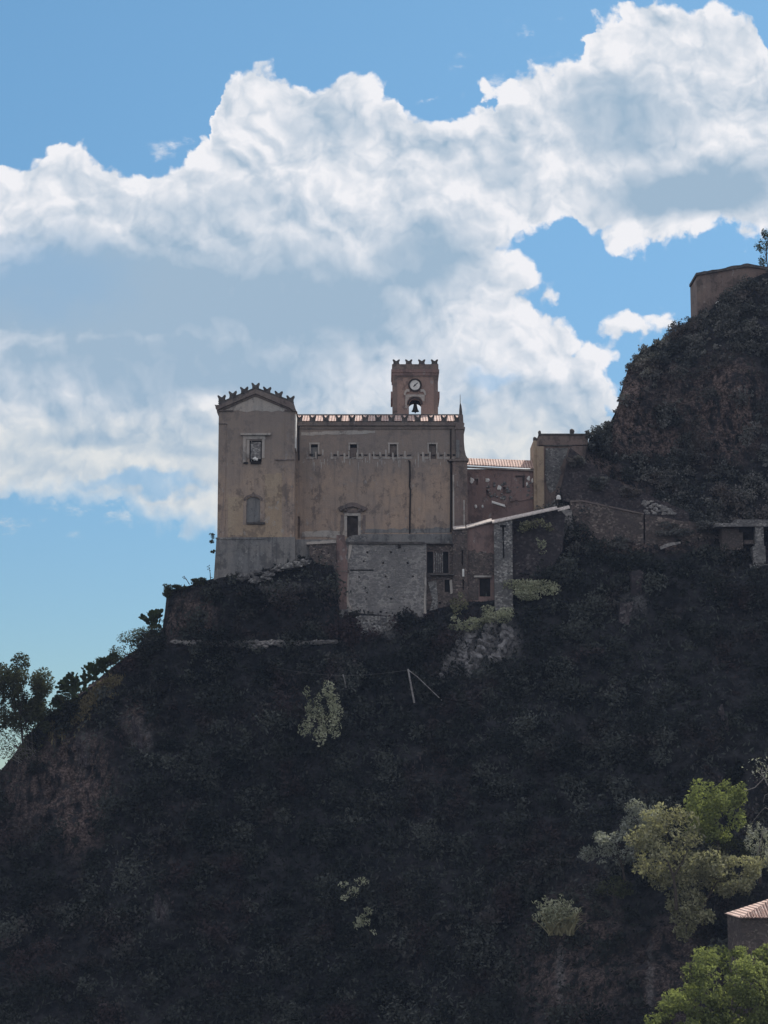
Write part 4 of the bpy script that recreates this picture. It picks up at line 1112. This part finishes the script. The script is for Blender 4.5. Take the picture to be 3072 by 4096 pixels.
pp(MB(), [(2282, 2002), (2330, 2000), (2450, 2026), (2576, 2053), (2576, 2058), (2450, 2032), (2330, 2006), (2282, 2009)], YR1-0.12, 2.2).build('coping', M['trim_dark'], w2)
pp(MB(), [(2230, 2040), (2288, 2040), (2290, 2090), (2300, 2140), (2270, 2160), (2230, 2150)], YR1-0.4, 2).build('end_block', M['grey_rubble'], w2)
# platform and pillar at the right edge
vt = thing('stone_platform', P(3040, 2310, 298), 'pale stone platform on a square pillar at the right edge of the picture', 'platform')
MB().bp(2862, 2092, 3330, 2106, 297.0, 4, ref=2100).bp(2940, 2078, 3330, 2091.5, 297.8, 3, ref=2085).build('slab', M['pale_rubble'], vt)
mb = MB(); mb.bp(3022, 2106.5, 3056, 2184, 297.2, 1.6, ref=2180); mb.bp(3012, 2184.3, 3062, 2254, 296.9, 2.2, ref=2200)
pp(mb, [(3000, 2256), (3120, 2256), (3120, 2330), (3062, 2318), (3035, 2300), (3000, 2286)], 296.5, 3)
mb.build('pillar', M['pale_rubble'], vt)
mb = MB(); mb.bp(2888, 2106.4, 2972, 2200, 298.2, 3, ref=2150); mb.bp(2978, 2160, 3018, 2176, 297.9, 3)
mb.build('abutment', M['brown_rubble'], vt)
MB().bp(2956, 2110, 3012, 2128, 298.0, 0.18).bp(2996, 2128, 3012, 2180, 298.4, 0.15).build('dark_opening', M['void'], vt)
# hut on the hilltop
YX = 329.5
hut = thing('hilltop_hut', P(2930, 1280, YX), 'plain brown hut with a dark uneven roof edge on top of the tall hill', 'house')
mb = MB(); wall(mb, X(2788, YX, 1200), X(3260, YX, 1200), PZ(1400, YX), PZ(1110, YX), YX, YX+7, top=[(X(2788, YX, 1200), PZ(1102, YX)), (X(2900, YX, 1200), PZ(1082, YX)), (X(2990, YX, 1200), PZ(1064, YX)), (X(3260, YX, 1200), PZ(1102, YX))]); mb.build('wall', M['brown_plaster'], hut)
mb = MB(); pp(mb, ragged(2784, 1091, 2900, 1072, 7, 2, 3)+ragged(2910, 1068, 2990, 1053, 5, 2, 4)+ragged(3000, 1055, 3260, 1096, 12, 2, 5)+[(3260, 1104), (2990, 1066), (2784, 1102)], YX-0.3, 7.6); mb.build('roof', M['merlon_stone'], hut)
MB().blobby(P(2871, 1213, YX-0.3), .36, 3, 2).build('white_lamp', M['white_paint'], hut)
# pale terrace wall on the ledge
lw = MB(); q = random.Random(4)
for k in range(330):
    px = q.uniform(690, 1345); dn = max(0, 1-abs(px-1000)/330)
    py = 2566+q.uniform(-3, 6+20*dn)
    lw.blobby(P(px, py, 292.9+q.uniform(-.2, .2)), q.uniform(.14, .34), seed=k, sub=1, squash=(1.5, .9, .75))
pp(lw, ragged(740, 2566, 1345, 2562, 26, 2, 2)+ragged(1345, 2574, 745, 2582, 26, 4, 3), 292.9, 1.2)
o = lw.build('ledge_wall', M['grey_rubble']); tag(o, 'low pale rubble wall running along the ledge under the transept cliff', 'wall')

# ------------------------------------------------------------------ plants
def plant(name, c, rad, n, leaf, mt, label, cat, group=None, clumps=14, seed=1, aspect=2.2, trunk=None, bark='bark', limbs=5, tone=None, up=0.2, spread=0.42, shell=0.55, part='crown'):
    """a plant with a crown of leaf clumps around c (world), radii rad, and if trunk is given a stem from there"""
    q = np.random.default_rng(seed); c = np.array(c); rad = np.array(rad)
    d = q.normal(size=(clumps, 3)); d /= np.linalg.norm(d, axis=1)[:, None]
    rr = q.uniform(shell, 0.95, clumps)**0.8
    cc = d*rr[:, None]; cc[0] = 0
    cr = q.uniform(0.6, 1.25, clumps)*spread
    idx = q.choice(clumps, n, p=cr**2/np.sum(cr**2))
    e = q.normal(size=(n, 3)); e /= np.linalg.norm(e, axis=1)[:, None]
    pos_ = cc[idx]+e*(cr[idx]*q.uniform(0.35, 1.08, n)**0.7)[:, None]
    cen = c+pos_*rad
    tn = np.clip(q.uniform(0, 1, clumps)[idx]*0.55+q.uniform(0, 0.45, n), 0, 1)
    base = Vector(trunk[0]) if trunk else Vector(c)-Vector((0, 0, float(rad[2])))
    if trunk is None:
        o = quads(cen, seed+1, leaf, aspect, tn, up, name, M[mt])
        return tag(o, label, cat, group)
    t = thing(name, base, label, cat, group)
    quads(cen, seed+1, leaf, aspect, tn, up, part, M[mt], t)
    mb = MB(); r0 = trunk[1]
    tip = Vector(c)+Vector((0, 0, float(rad[2])*0.3))
    mid = (base+tip)/2+Vector((R.uniform(-.3, .3), R.uniform(-.2, .2), 0))
    mb.tube([base-Vector((0, 0, .4)), base.lerp(mid, .5), mid, tip], [r0*1.25, r0, r0*.75, r0*.3], 7)
    for k in range(1, limbs+1):
        e2 = Vector(c+cc[k % clumps]*rad); s0 = base.lerp(mid, R.uniform(.5, 1)) if k % 2 else mid.lerp(tip, R.uniform(0, .5))
        mb.tube([s0, s0.lerp(e2, .5)+Vector((0, 0, .1)), e2], [r0*.5, r0*.3, r0*.1], 5)
    mb.build('trunk', M[bark], t)
    return t

def at(px, py, dy=0.0, dz=0.0):
    g = ground(px, py); return Vector((g.x, g.y-dy, g.z+dz))
def S(n, Y): return n*Y/F          # photograph pixels to metres at distance Y

# left edge of the hill
t0 = P(95, 2990, 293)
plant('tree', P(70, 2785, 292.5), (S(120, 293), 3.2, S(145, 293)), 15000, 0.27, 'bush_leaf', 'leafy tree cut by the left edge, dark against the pale sky', 'tree', clumps=26, seed=41, trunk=(t0, 0.16), limbs=9, spread=.34, aspect=2.4)
tr = thing('straggly_shrub', P(60, 3060, 292.5), 'bare tangled pale-twigged shrub under the tree at the left edge', 'shrub')
mb = MB(); q = random.Random(8)
for k in range(34):
    a = P(q.uniform(60, 200), q.uniform(2990, 3060), 292.5); b = P(q.uniform(-60, 130), q.uniform(2880, 3010), 292+q.uniform(-1, 1)); m = a.lerp(b, .5)+Vector((0, 0, q.uniform(-.6, .5)))
    mb.tube([a, m, b], [.045, .03, .012], 4)
mb.build('branches', M['pale_bark'], tr)
c = np.array([P(q.uniform(-20, 190), q.uniform(2890, 3040), 292.5+q.uniform(-1.2, 1)) for _ in range(1300)])
quads(c, 5, 0.22, 2.5, None, 0.1, 'leaves', M['bush_leaf'], tr)

def cactus(px, py, h, seed, label, lean=0):
    """prickly pear: chains of flat oval pads"""
    q = random.Random(seed); g = P(px, py, ground(px, py+14).y-0.3)
    mb = MB()
    def pad(base, dirv, size, lvl):
        d = dirv.normalized(); s = Vector((q.uniform(-1, 1), q.uniform(-.5, .5), q.uniform(-.2, .2))); s = (s-d*s.dot(d)).normalized(); nrm = d.cross(s)
        n = 10; c = base+d*size*0.5
        ring = [c+d*math.cos(6.2832*k/n)*size*.5+s*math.sin(6.2832*k/n)*size*.33 for k in range(n)]
        b = len(mb.v); vs = ring+[c+nrm*.045*size*2, c-nrm*.045*size*2]
        mb.add(vs, [(k, (k+1) % n, n) for k in range(n)]+[((k+1) % n, k, n+1) for k in range(n)])
        if lvl > 0:
            for _ in range(q.choice((1, 2, 2, 3))):
                nd = (d+s*q.uniform(-1.0, 1.0)+nrm*q.uniform(-.4, .4)+Vector((lean*.3, 0, .15)))
                pad(base+d*size*.93+s*q.uniform(-.2, .2)*size, nd, size*q.uniform(.78, 1.0), lvl-1)
    lv = 2+int(h > 2.3)+int(h > 3.3)
    sz = h/(lv+1)*1.25
    for k in range(6): pad(g+Vector((q.uniform(-.5, .5)*h*.5, q.uniform(-.3, .3), -.1)), Vector((q.uniform(-.7, .7)+lean, q.uniform(-.3, .3), 1)), sz, lv)
    o = mb.build('prickly_pear', M['cactus_pad'], smooth=False)
    return tag(o, label, 'cactus', 'prickly pears along the left ridge')
cactus(628, 2512, 2.7, 1, 'prickly pear against the vertical edge of the dark rock face', -.3)
cactus(415, 2690, 2.4, 2, 'prickly pear highest on the ridge after the round green bush')
cactus(372, 2720, 2.8, 3, 'prickly pear directly below the highest one of the left ridge cluster')
cactus(330, 2765, 3.4, 4, 'big many-padded prickly pear in the middle of the left ridge cluster', -.25)
cactus(300, 2790, 3.6, 5, 'prickly pear leaning out over the sky below the biggest one', -.9)
cactus(250, 2835, 2.2, 6, 'small low prickly pear at the bottom end of the ridge cluster', -.8)
cactus(455, 2655, 1.7, 7, 'short prickly pear next to the round green bush')
for i, (px, py, rx, ry, mt, lab) in enumerate([(520, 2572, 62, 48, 'bush_leaf', 'low round green bush on the left ridge beside the cacti'), (580, 2540, 58, 36, 'bush_leaf', 'wide flat green bush on the left ridge below the tall prickly pear'),
        (455, 2632, 42, 34, 'bush_leaf', 'bushy green clump just below the low round bush of the left ridge'), (395, 2672, 40, 30, 'bush_leaf', 'green bush mixed in with the highest prickly pears'), (290, 2775, 44, 36, 'bush_leaf', 'dark bush between the big prickly pears'),
        (235, 2840, 40, 32, 'bush_leaf', 'dark bush at the bottom end of the prickly pears'), (610, 2530, 36, 26, 'bush_leaf', 'green bush right at the foot of the rock face corner'),
        (175, 2905, 30, 26, 'bush_leaf', 'small green bush between the left edge tree and the cacti'), (665, 2362, 26, 22, 'bush_leaf', 'dark bush hanging over the top corner of the rock face'), (715, 2352, 30, 13, 'bush_leaf', 'flat tuft on the rock face rim right of its corner'),
        (790, 2328, 34, 14, 'bush_leaf', 'flat tuft on the rock face rim near the church plinth')]):
    Y = ground(px, py+18).y-0.3
    plant('bush', P(px, py, Y), (S(rx, Y), 1.2, S(ry, Y)), 900, 0.2, mt, lab, 'bush', 'bushes on the left ridge', clumps=9, seed=60+i, spread=.5)
ag = []
for i, (a, b, lab) in enumerate([((758, 2338), (733, 2306), 'dry leaning flower stalk on the rock rim, the nearer one to its corner'), ((842, 2318), (833, 2262), 'dry leaning flower stalk beside the foot of the church plinth')]):
    mb = MB(); mb.tube([P(*a, 296), P((a[0]+b[0])/2+3, (a[1]+b[1])/2, 296), P(*b, 296)], [.07, .05, .02], 6)
    for k in range(5): mb.blobby(P(b[0]+(a[0]-b[0])*k*.09+(-4 if k % 2 else 4), b[1]+(a[1]-b[1])*k*.09, 296), .09, seed=k, sub=1)
    tag(mb.build('flower_stalk', M['bark']), lab, 'plant', 'dry flower stalks')
for i, (px, py, r, lab) in enumerate([(843, 2146, 17, 'top tuft of weeds growing from the left edge of the plinth'), (838, 2168, 13, 'middle tuft of weeds growing from the left edge of the plinth'), (846, 2206, 9, 'bottom small tuft of weeds growing from the left edge of the plinth')]):
    plant('wall_weed', P(px+6, py, 295.6), (S(r, 296), .4, S(r*.7, 296)), 150, 0.16, 'bush_leaf', lab, 'weed', 'weeds on the plinth edge', clumps=5, seed=80+i, spread=.55)
# dry yellow grass on the ridge
c = np.array([at(q.uniform(190, 360), 0, 0)*0 for _ in range(1)])
pts = []
for _ in range(2200):
    t_ = q.random(); px = 205+t_*240+q.uniform(-20, 45); py = 2900-t_*215+q.uniform(5, 90)*q.random()
    pts.append(at(px, py, .15, .1))
o = quads(np.array(pts), 91, 0.34, 4.5, None, 1.5, 'ridge_grass', M['dry_grass']); tag(o, 'dry yellowish grass along the sunny left ridge', 'grass', kind='stuff')

# shrubs spilling over the path walls
for i, (px, py, rx, ry, Y, lab) in enumerate([(2330, 2195, 60, 30, 300.2, 'dark shrub at the left foot of the long retaining wall'), (2490, 2170, 50, 26, 300.2, 'dark shrub at the middle foot of the long retaining wall'), (2700, 2120, 70, 30, 300.4, 'dark shrub covering the right end of the long retaining wall'),
        (2830, 2105, 55, 24, 300.2, 'shrub against the left end of the stone platform'), (2300, 1850, 34, 30, 301.2, 'shrub growing on the rubble slope below the corner house roof'), (2400, 1930, 45, 22, 301.2, 'shrub in the middle of the rubble slope right of the corner house'), (2520, 1965, 50, 20, 301.3, 'shrub on the rim of the rubble slope at the foot of the tall hill'), (2215, 2290, 60, 60, 298.2, 'dark shrub at the foot of the dark side wall')]):
    plant('shrub', P(px, py, Y), (S(rx, Y), 1.2, S(ry, Y)), 1100, 0.24, 'hill_leaf', lab, 'shrub', 'shrubs along the path walls', clumps=10, seed=700+i, spread=.45)
# bushes on the outline of the tall hill
labs = ['dark bush on the outline of the tall hill, %s' % s for s in ('next to the corner house roof', 'just above the corner house', 'at the foot of its steep side', 'low on its steep side', 'midway up its steep side',
        'where the steep side starts to ease', 'just below the shoulder', 'on the shoulder', 'just above the shoulder', 'halfway from the shoulder to the hut', 'third left of the hut', 'second left of the hut', 'touching the hut wall')]
for i, (px, py, r) in enumerate([(2392, 1716, 27), (2362, 1735, 16), (2425, 1700, 16), (2468, 1640, 15), (2486, 1588, 15), (2500, 1525, 18), (2520, 1470, 20), (2545, 1430, 16), (2580, 1405, 18), (2625, 1372, 16), (2672, 1345, 15), (2722, 1312, 17), (2765, 1285, 18)]):
    Y = float(np.interp(px, [p[0] for p in CREST], [p[2] for p in CREST]))-0.4
    plant('hill_bush', P(px, py+3, Y), (S(r, Y)*1.2, 1.1, S(r, Y)), 420, 0.2, 'hill_leaf', labs[i], 'bush', 'bushes on the outline of the tall hill', clumps=8, seed=200+i, spread=.55, aspect=2.6)
plant('sapling', P(3065, 985, 331), (S(45, 331), 1.6, S(85, 331)), 800, 0.24, 'bush_leaf', 'thin open-crowned tree behind the hilltop hut at the right edge', 'tree', clumps=16, seed=301, trunk=(P(3075, 1090, 331), .10), limbs=9, spread=.28)

# pale trees and bushes on the shaded slope
g = at(1300, 3010, .6)
plant('tree', P(1278, 2850, g.y-2.2), (S(82, 288), 2.3, S(115, 288)), 1500, 0.27, 'pale_leaf', 'lone pale-leaved small tree in the middle of the dark slope', 'tree', clumps=20, seed=311, trunk=(g, .09), limbs=7, spread=.30, aspect=2.4)
for i, (px, py, rx, ry, n, lab) in enumerate([(1415, 3560, 75, 50, 230, 'loose pale-leaved shrub low on the slope, the upper of two'), (1470, 3690, 55, 60, 230, 'loose pale-leaved shrub low on the slope, the lower of two')]):
    g = at(px, py+ry, .5); plant('pale_shrub', P(px, py, g.y-1.6), (S(rx, g.y), 1.3, S(ry, g.y)), n, 0.27, 'pale_leaf', lab, 'shrub', 'pale shrubs on the slope', clumps=8, seed=320+i, trunk=(g, .05), limbs=3, spread=.33, part='leaves')
for i, (px, py, rx, ry, n, mt, lab) in enumerate([(2110, 2362, 130, 54, 2300, 'pale_leaf', 'spreading pale bush at the foot of the grey buttress'), (1965, 2460, 95, 44, 1500, 'pale_leaf', 'rounded pale bush above the bare grey rock'),
        (1855, 2492, 70, 34, 800, 'pale_leaf', 'low pale bush left of the rounded one above the rock'), (1840, 2420, 40, 45, 420, 'olive_leaf', 'thin olive-green shrub against the wing wall'), (2140, 2105, 70, 34, 620, 'olive_leaf', 'climbing shrub hanging under the longest sunlit coping'),
        (2165, 2185, 22, 50, 140, 'pale_leaf', 'sparse trailing plant on the dark side wall'), (1405, 2478, 48, 46, 1500, 'scrub_leaf', 'round dark bush at the foot of the pink pilaster')]):
    Y = min(ground(px, py+ry*.5).y-1.0, 296.8 if py < 2300 else 400)
    if py > 2200: Y = min(Y, 295.2)
    if i == 6: Y = 294.2
    plant('shrub', P(px, py, Y), (S(rx, Y), 1.5, S(ry, Y)), n, 0.24, mt, lab, 'shrub', 'shrubs round the foot of the houses', clumps=12, seed=330+i, spread=.38)

# foreground growth at lower right
def fg(name, px, py, rx, ry, n, leaf, mt, lab, cat, seed, out=2.5, clumps=22, base=None, tr=.14, spread=.34, aspect=2.2, limbs=7, group=None):
    b = base or (px, py+ry)
    g = ground(*b); Y = g.y-out
    return plant(name, P(px, py, Y), (S(rx, Y), S((rx+ry)/2, Y)*.8, S(ry, Y)), n, leaf, mt, lab, cat, group, clumps=clumps, seed=seed, trunk=(P(b[0], b[1], Y+.3), tr), limbs=limbs, spread=spread, aspect=aspect)
fg('tree', 2862, 3235, 135, 140, 5200, 0.30, 'green_leaf', 'round yellow-green tree, uppermost of the foreground trees', 'tree', 401, 9, base=(2880, 3440), clumps=48, spread=.25)
fg('tree', 2690, 3410, 185, 190, 6400, 0.30, 'olive_leaf', 'olive-green tree with a dark leaning trunk showing through its crown', 'tree', 402, 8, base=(2710, 3660), clumps=60, spread=.21, tr=.2, limbs=12)
fg('tree', 2900, 3500, 150, 90, 3400, 0.30, 'olive_leaf', 'spreading olive-green tree right of the one with the dark trunk', 'tree', 403, 8, base=(2800, 3640), clumps=28, spread=.28)
fg('bush', 2740, 3650, 105, 95, 2300, 0.29, 'olive_leaf', 'yellowish bush under the tree with the dark trunk', 'bush', 404, 8, clumps=22, spread=.32)
fg('silver_bush', 2570, 3290, 105, 85, 2300, 0.26, 'silver_leaf', 'silvery-leaved shrub up against the olive tree crown', 'shrub', 405, 7, base=(2600, 3420), clumps=22, spread=.32, group='silvery shrubs')
fg('silver_bush', 2450, 3400, 115, 75, 1900, 0.26, 'silver_leaf', 'silvery-leaved shrub, outermost on the left of the foreground trees', 'shrub', 406, 7, base=(2500, 3510), clumps=20, spread=.30, group='silvery shrubs')
fg('bush', 2460, 3560, 90, 50, 1100, 0.20, 'bush_leaf', 'dull green bush between the silvery shrubs and the reed clump', 'bush', 407, 5, clumps=16)
fg('silver_bush', 3040, 3400, 60, 120, 1500, 0.2, 'silver_leaf', 'silvery twiggy shrub cut by the right edge', 'shrub', 408, 7, clumps=22, spread=.24, group='silvery shrubs')
fg('bush', 2870, 3400, 130, 70, 2200, 0.22, 'bush_leaf', 'dark green bush under the round yellow-green tree', 'bush', 409, 4, clumps=20)
# trunk that shows dark in front of the crown
g = ground(2710, 3660); Y = g.y-8-S(125, g.y)
tk = MB().tube([P(2706, 3640, Y), P(2702, 3560, Y), P(2692, 3500, Y), P(2672, 3450, Y), P(2640, 3415, Y)], [.22, .18, .15, .1, .05], 7).tube([P(2694, 3505, Y), P(2730, 3450, Y), P(2750, 3400, Y)], [.12, .08, .04], 6)
tag(tk.build('dead_stem', M['bark']), 'dark leafless leaning stem standing before the olive-green crown', 'dead tree')
# reed clump
g = ground(2230, 3730); Y = g.y-3
rd = thing('reed_clump', P(2230, 3730, Y), 'bushy clump with long arching pale leaves left of the foreground trees', 'plant')
mb = MB()
for k in range(190):
    a = P(2235+q.uniform(-45, 60), 3735+q.uniform(-25, 10), Y+q.uniform(-.8, .8)); an = q.uniform(0, math.pi); ln = q.uniform(1.6, 4.1)
    d = Vector((math.cos(an)*q.uniform(.3, 1), q.uniform(-.5, .3), 1)).normalized(); w = Vector((q.uniform(-1, 1), q.uniform(-.6, .6), .2)).normalized()*.11
    ps = [a, a+d*ln*.4, a+d*ln*.72+Vector((d.x*.3, 0, -.15)), a+d*ln*.9+Vector((d.x*1.0, 0, -.7))]
    vs = []
    for i, p in enumerate(ps): ww = w*(1-.28*i); vs += [p-ww, p+ww]
    mb.add(vs, [(2*i, 2*i+1, 2*i+3, 2*i+2) for i in range(3)])
o = mb.build('leaves', M['reed_leaf_sun_tint'], rd)
qq = np.random.default_rng(3); e = qq.normal(size=(1500, 3)); e /= np.linalg.norm(e, axis=1)[:, None]
e = e*qq.uniform(.3, 1, 1500)[:, None]*np.array([2.9, 1.2, 2.1])*(1+.3*np.sin(e[:, :1]*9)*np.sin(e[:, 2:]*8)); e = e[e[:, 2] > -1.6]
quads(e+np.array(P(2228, 3655, Y-.4)), 9, .27, 3.2, None, .5, 'foliage', M['pale_leaf'], rd)
# large bright green tree in the corner
YG = 214.0
def big(name, px, py, rx, ry, n, lab, seed, base, mt='green_leaf', dy=0, clumps=44):
    Y = YG+dy
    plant(name, P(px, py, Y), (S(rx, Y), S(rx, Y)*.8, S(ry, Y)), n//2, 0.29, mt, lab, 'tree', 'bright green trees in the corner', clumps=clumps+24, seed=seed, trunk=(P(*base, Y), .2), limbs=12, spread=.20, aspect=2.0, up=.5)
big('broadleaf_tree', 2920, 3985, 250, 205, 24000, 'large bright green tree filling the bottom right corner', 501, (2950, 4400))
big('broadleaf_tree', 3050, 3850, 130, 80, 6500, 'bright green tree right under the tiled roof corner', 502, (3050, 4380), dy=2.5, clumps=26)
big('broadleaf_tree', 2730, 4110, 150, 110, 8000, 'low bright green tree cut by the bottom edge, left of the large one', 503, (2720, 4400), dy=-3, clumps=24)
# pale twigs at the right edge
tw = thing('bare_tree', P(3110, 3330, 240), 'bare pale-barked tree reaching in from the right edge', 'tree')
mb = MB()
for pts_, r in (([(3110, 3330), (3090, 3180), (3056, 3108), (3040, 3070)], .12), ([(3056, 3112), (3020, 3150), (2975, 3165)], .07), ([(3062, 3100), (3080, 3040), (3090, 2990)], .06), ([(3056, 3110), (3030, 3085), (3028, 3060)], .05),
                ([(3085, 3170), (3060, 3180), (3052, 3210)], .04), ([(3100, 3250), (3060, 3230), (3040, 3250), (3000, 3300)], .05), ([(3100, 3290), (3050, 3330), (3030, 3420)], .06)):
    mb.tube([P(a, b, 240+k*.2) for k, (a, b) in enumerate(pts_)], [r*(1-.25*k) for k in range(len(pts_))], 6)
mb.build('branches', M['pale_bark'], tw)
c = np.array([P(q.gauss(3050, 28), q.gauss(3085, 28), 240+q.uniform(-1, 1)) for _ in range(130)]+[P(q.gauss(3010, 16), q.gauss(3330, 18), 239+q.uniform(-1, 1)) for _ in range(90)])
quads(c, 17, .2, 2.2, None, .2, 'leaves', M['silver_leaf'], tw)

# ------------------------------------------------------------------ poles, cable, ruins on the slope
def pole(pts_, r, nm, lab, cat, Y=None, mt='weathered_post', grp=None):
    Y = Y or at(*pts_[-1]).y-1.2
    return tag(MB().tube([P(a, b, Y+k*.3) for k, (a, b) in enumerate(pts_)], r, 7).build(nm, M[mt]), lab, cat, grp)
YP0 = min(at(1655, 2810).y, at(1765, 2800).y, at(1382, 2750).y)-1.3
pt = thing('utility_pole', P(1655, 2810, YP0), 'pale tilted wooden pole with a long stay slanting to the right, on the dark slope', 'pole')
MB().tube([P(1632, 2676, YP0), P(1657, 2812, YP0)], .13, 8).build('post', M['weathered_post'], pt)
MB().tube([P(1633, 2680, YP0), P(1668, 2706, YP0+.2), P(1768, 2802, YP0+1)], .065, 6).build('stay', M['weathered_post'], pt)
pole([(1372, 2698), (1378, 2720), (1384, 2752)], .09, 'short_post', 'short pale post on the slope left of the tilted pole', 'post', YP0)
cb = MB(); cb.tube([P(1100+(1632-1100)*k/14, 2672+26*math.sin(math.pi*k/14)+8*(k/14), YP0) for k in range(15)], .012, 5)
tag(cb.build('cable', M['plinth_plaster']), 'thin cable sagging across the dark slope from the tilted pole', 'cable')
def stone(pts_, Y, dep, nm, lab, cat, mt='grey_rubble', grp=None):
    return tag(pp(MB(), pts_, Y, dep).build(nm, M[mt]), lab, cat, grp)
def near(px, py, k=0.6): return ground(px, py).y-k
stone([(2524, 2288), (2560, 2278), (2574, 2290), (2566, 2350), (2578, 2420), (2520, 2420), (2528, 2350)], near(2545, 2350), 2, 'ruined_pillar', 'ruined masonry stump on the slope, the upper of two', 'ruin', 'dark_rubble', grp='ruined stumps on the slope')
stone([(2482, 2412), (2535, 2406), (2525, 2450), (2515, 2500), (2476, 2490)], near(2500, 2450), 2, 'ruined_pillar', 'ruined squat masonry stump on the slope, the lower of two', 'ruin', 'dark_rubble', grp='ruined stumps on the slope')
stone([(2640, 2186), (2672, 2172), (2722, 2166), (2724, 2173), (2680, 2184), (2644, 2197)], near(2680, 2190, 1.6), .5, 'pale_slab', 'flat pale slab lying in the weeds below the retaining wall', 'slab', 'grey_rubble')
# bare grey rock under the pale bushes
rk = MB(); q = random.Random(12)
YRK = ground(1860, 2640).y
def rockchain(pts_, r0, r1, n, seed):
    for k in range(n):
        t = k/(n-1); i = min(int(t*(len(pts_)-1)), len(pts_)-2); f = t*(len(pts_)-1)-i
        px = pts_[i][0]*(1-f)+pts_[i+1][0]*f; py = pts_[i][1]*(1-f)+pts_[i+1][1]*f
        rk.blobby(P(px+q.uniform(-6, 6), py, ground(px, py).y+.2), r0*(1-t)+r1*t, seed=seed+k, sub=3, squash=(.9, .8, 1.2), rough=.5)
rockchain([(1900, 2530), (1840, 2590), (1790, 2660), (1765, 2705)], .9, .4, 9, 1)
rockchain([(1960, 2520), (1940, 2580), (1900, 2640), (1870, 2690)], 1.1, .6, 9, 31)
rockchain([(2030, 2530), (2020, 2590), (1980, 2650)], .9, .7, 7, 61)
rockchain([(1870, 2560), (1850, 2630), (1820, 2690)], .9, .5, 7, 91)
tag(rk.build('rock_outcrop', M['grey_rock']), 'bare grey rock outcrop slanting down below the pale bushes', 'rock')
for i, (px, py, n, lab) in enumerate([(555, 2950, 10, 'pale rock ribs jutting from the left slope'), (325, 3010, 8, 'narrow pale rock ribs on the reddish left slope'), (640, 3640, 8, 'small pale rock low on the left slope'), (2900, 2880, 7, 'pale broken rock on the slope above the round tree')]):
    rk = MB()
    for k in range(n):
        a, b = px+q.uniform(-9, 9)+(k-n/2)*3, py+(k-n/2)*11+q.uniform(-4, 4)
        rk.blobby(P(a, b, ground(a, b).y-.1), q.uniform(.35, .6), seed=k+i*20, sub=2, squash=(.6, .6, 1.6), rough=.35)
    tag(rk.build('rock', M['dark_rubble']), lab, 'rock', 'rocks jutting from the slope')

# ------------------------------------------------------------------ tiled house corner, lower right
YQ = 222.0
bh = thing('tiled_house', P(3040, 3900, YQ), 'corner of a stone house with a sunlit clay tile roof at the right edge', 'house')
mb = MB(); wall(mb, X(2966, YQ, 3700), X(3420, YQ, 3700), PZ(4300, YQ), PZ(3676, YQ), YQ, YQ+9); mb.build('wall', M['brown_rubble'], bh)
x0, x1 = X(2956, YQ, 3670), X(3420, YQ, 3670)
zr = PZ(3672, YQ-.5)
ez = 0.42
vs = []
# hipped roof: the near slope rises away from the camera, the left hip rises to the right
A_ = Vector((x0, YQ-.5, zr)); B_ = Vector((x1, YQ-.5, zr)); Cc = Vector((x1-4, YQ+4.5, zr+5*ez)); D_ = Vector((x0+5, YQ+4.5, zr+5*ez)); E_ = Vector((x0, YQ+9.5, zr)); F_ = Vector((x1, YQ+9.5, zr))
mb = MB(); mb.add([A_, B_, Cc, D_, E_, F_], [(0, 1, 2, 3), (4, 0, 3), (5, 4, 3, 2), (1, 5, 2), (0, 4, 5, 1)])
rr_ = mb.build('roof', M['roof_tiles'], bh)
mb = MB(); n = int((x1-x0)/.30)
for k in range(n):
    xx = x0+.15+k*.30; run = min(5, max(.3, (xx-x0)), max(.3, x1-xx)*1.2)
    for j in range(int(run/.45)+1):
        ya = j*.45; yb = min(run, ya+.48)
        if yb-ya < .1: continue
        mb.tube([(xx, YQ-.55+ya, zr+ya*ez+.07), (xx, YQ-.55+yb, zr+yb*ez+.02)], [.105, .085], 7)
mb.build('cover_tiles', M['roof_tiles'], rr_)

# ------------------------------------------------------------------ air
hz = MB().box(-1500, 1500, -20, 1200, -61, 140).build('haze', [], None)
tag(hz, 'thin blue air between the camera and the hill', 'haze', kind='stuff')
m = bpy.data.materials.new('air'); m.use_nodes = True; nt = m.node_tree; nt.nodes.clear()
o_ = nt.nodes.new('ShaderNodeOutputMaterial'); pv = nt.nodes.new('ShaderNodeVolumePrincipled')
pv.inputs['Color'].default_value = (0.50, 0.66, 1.0, 1); pv.inputs['Density'].default_value = 0.00008; pv.inputs['Anisotropy'].default_value = 0.0
nt.links.new(pv.outputs[0], o_.inputs['Volume']); hz.data.materials.append(m)
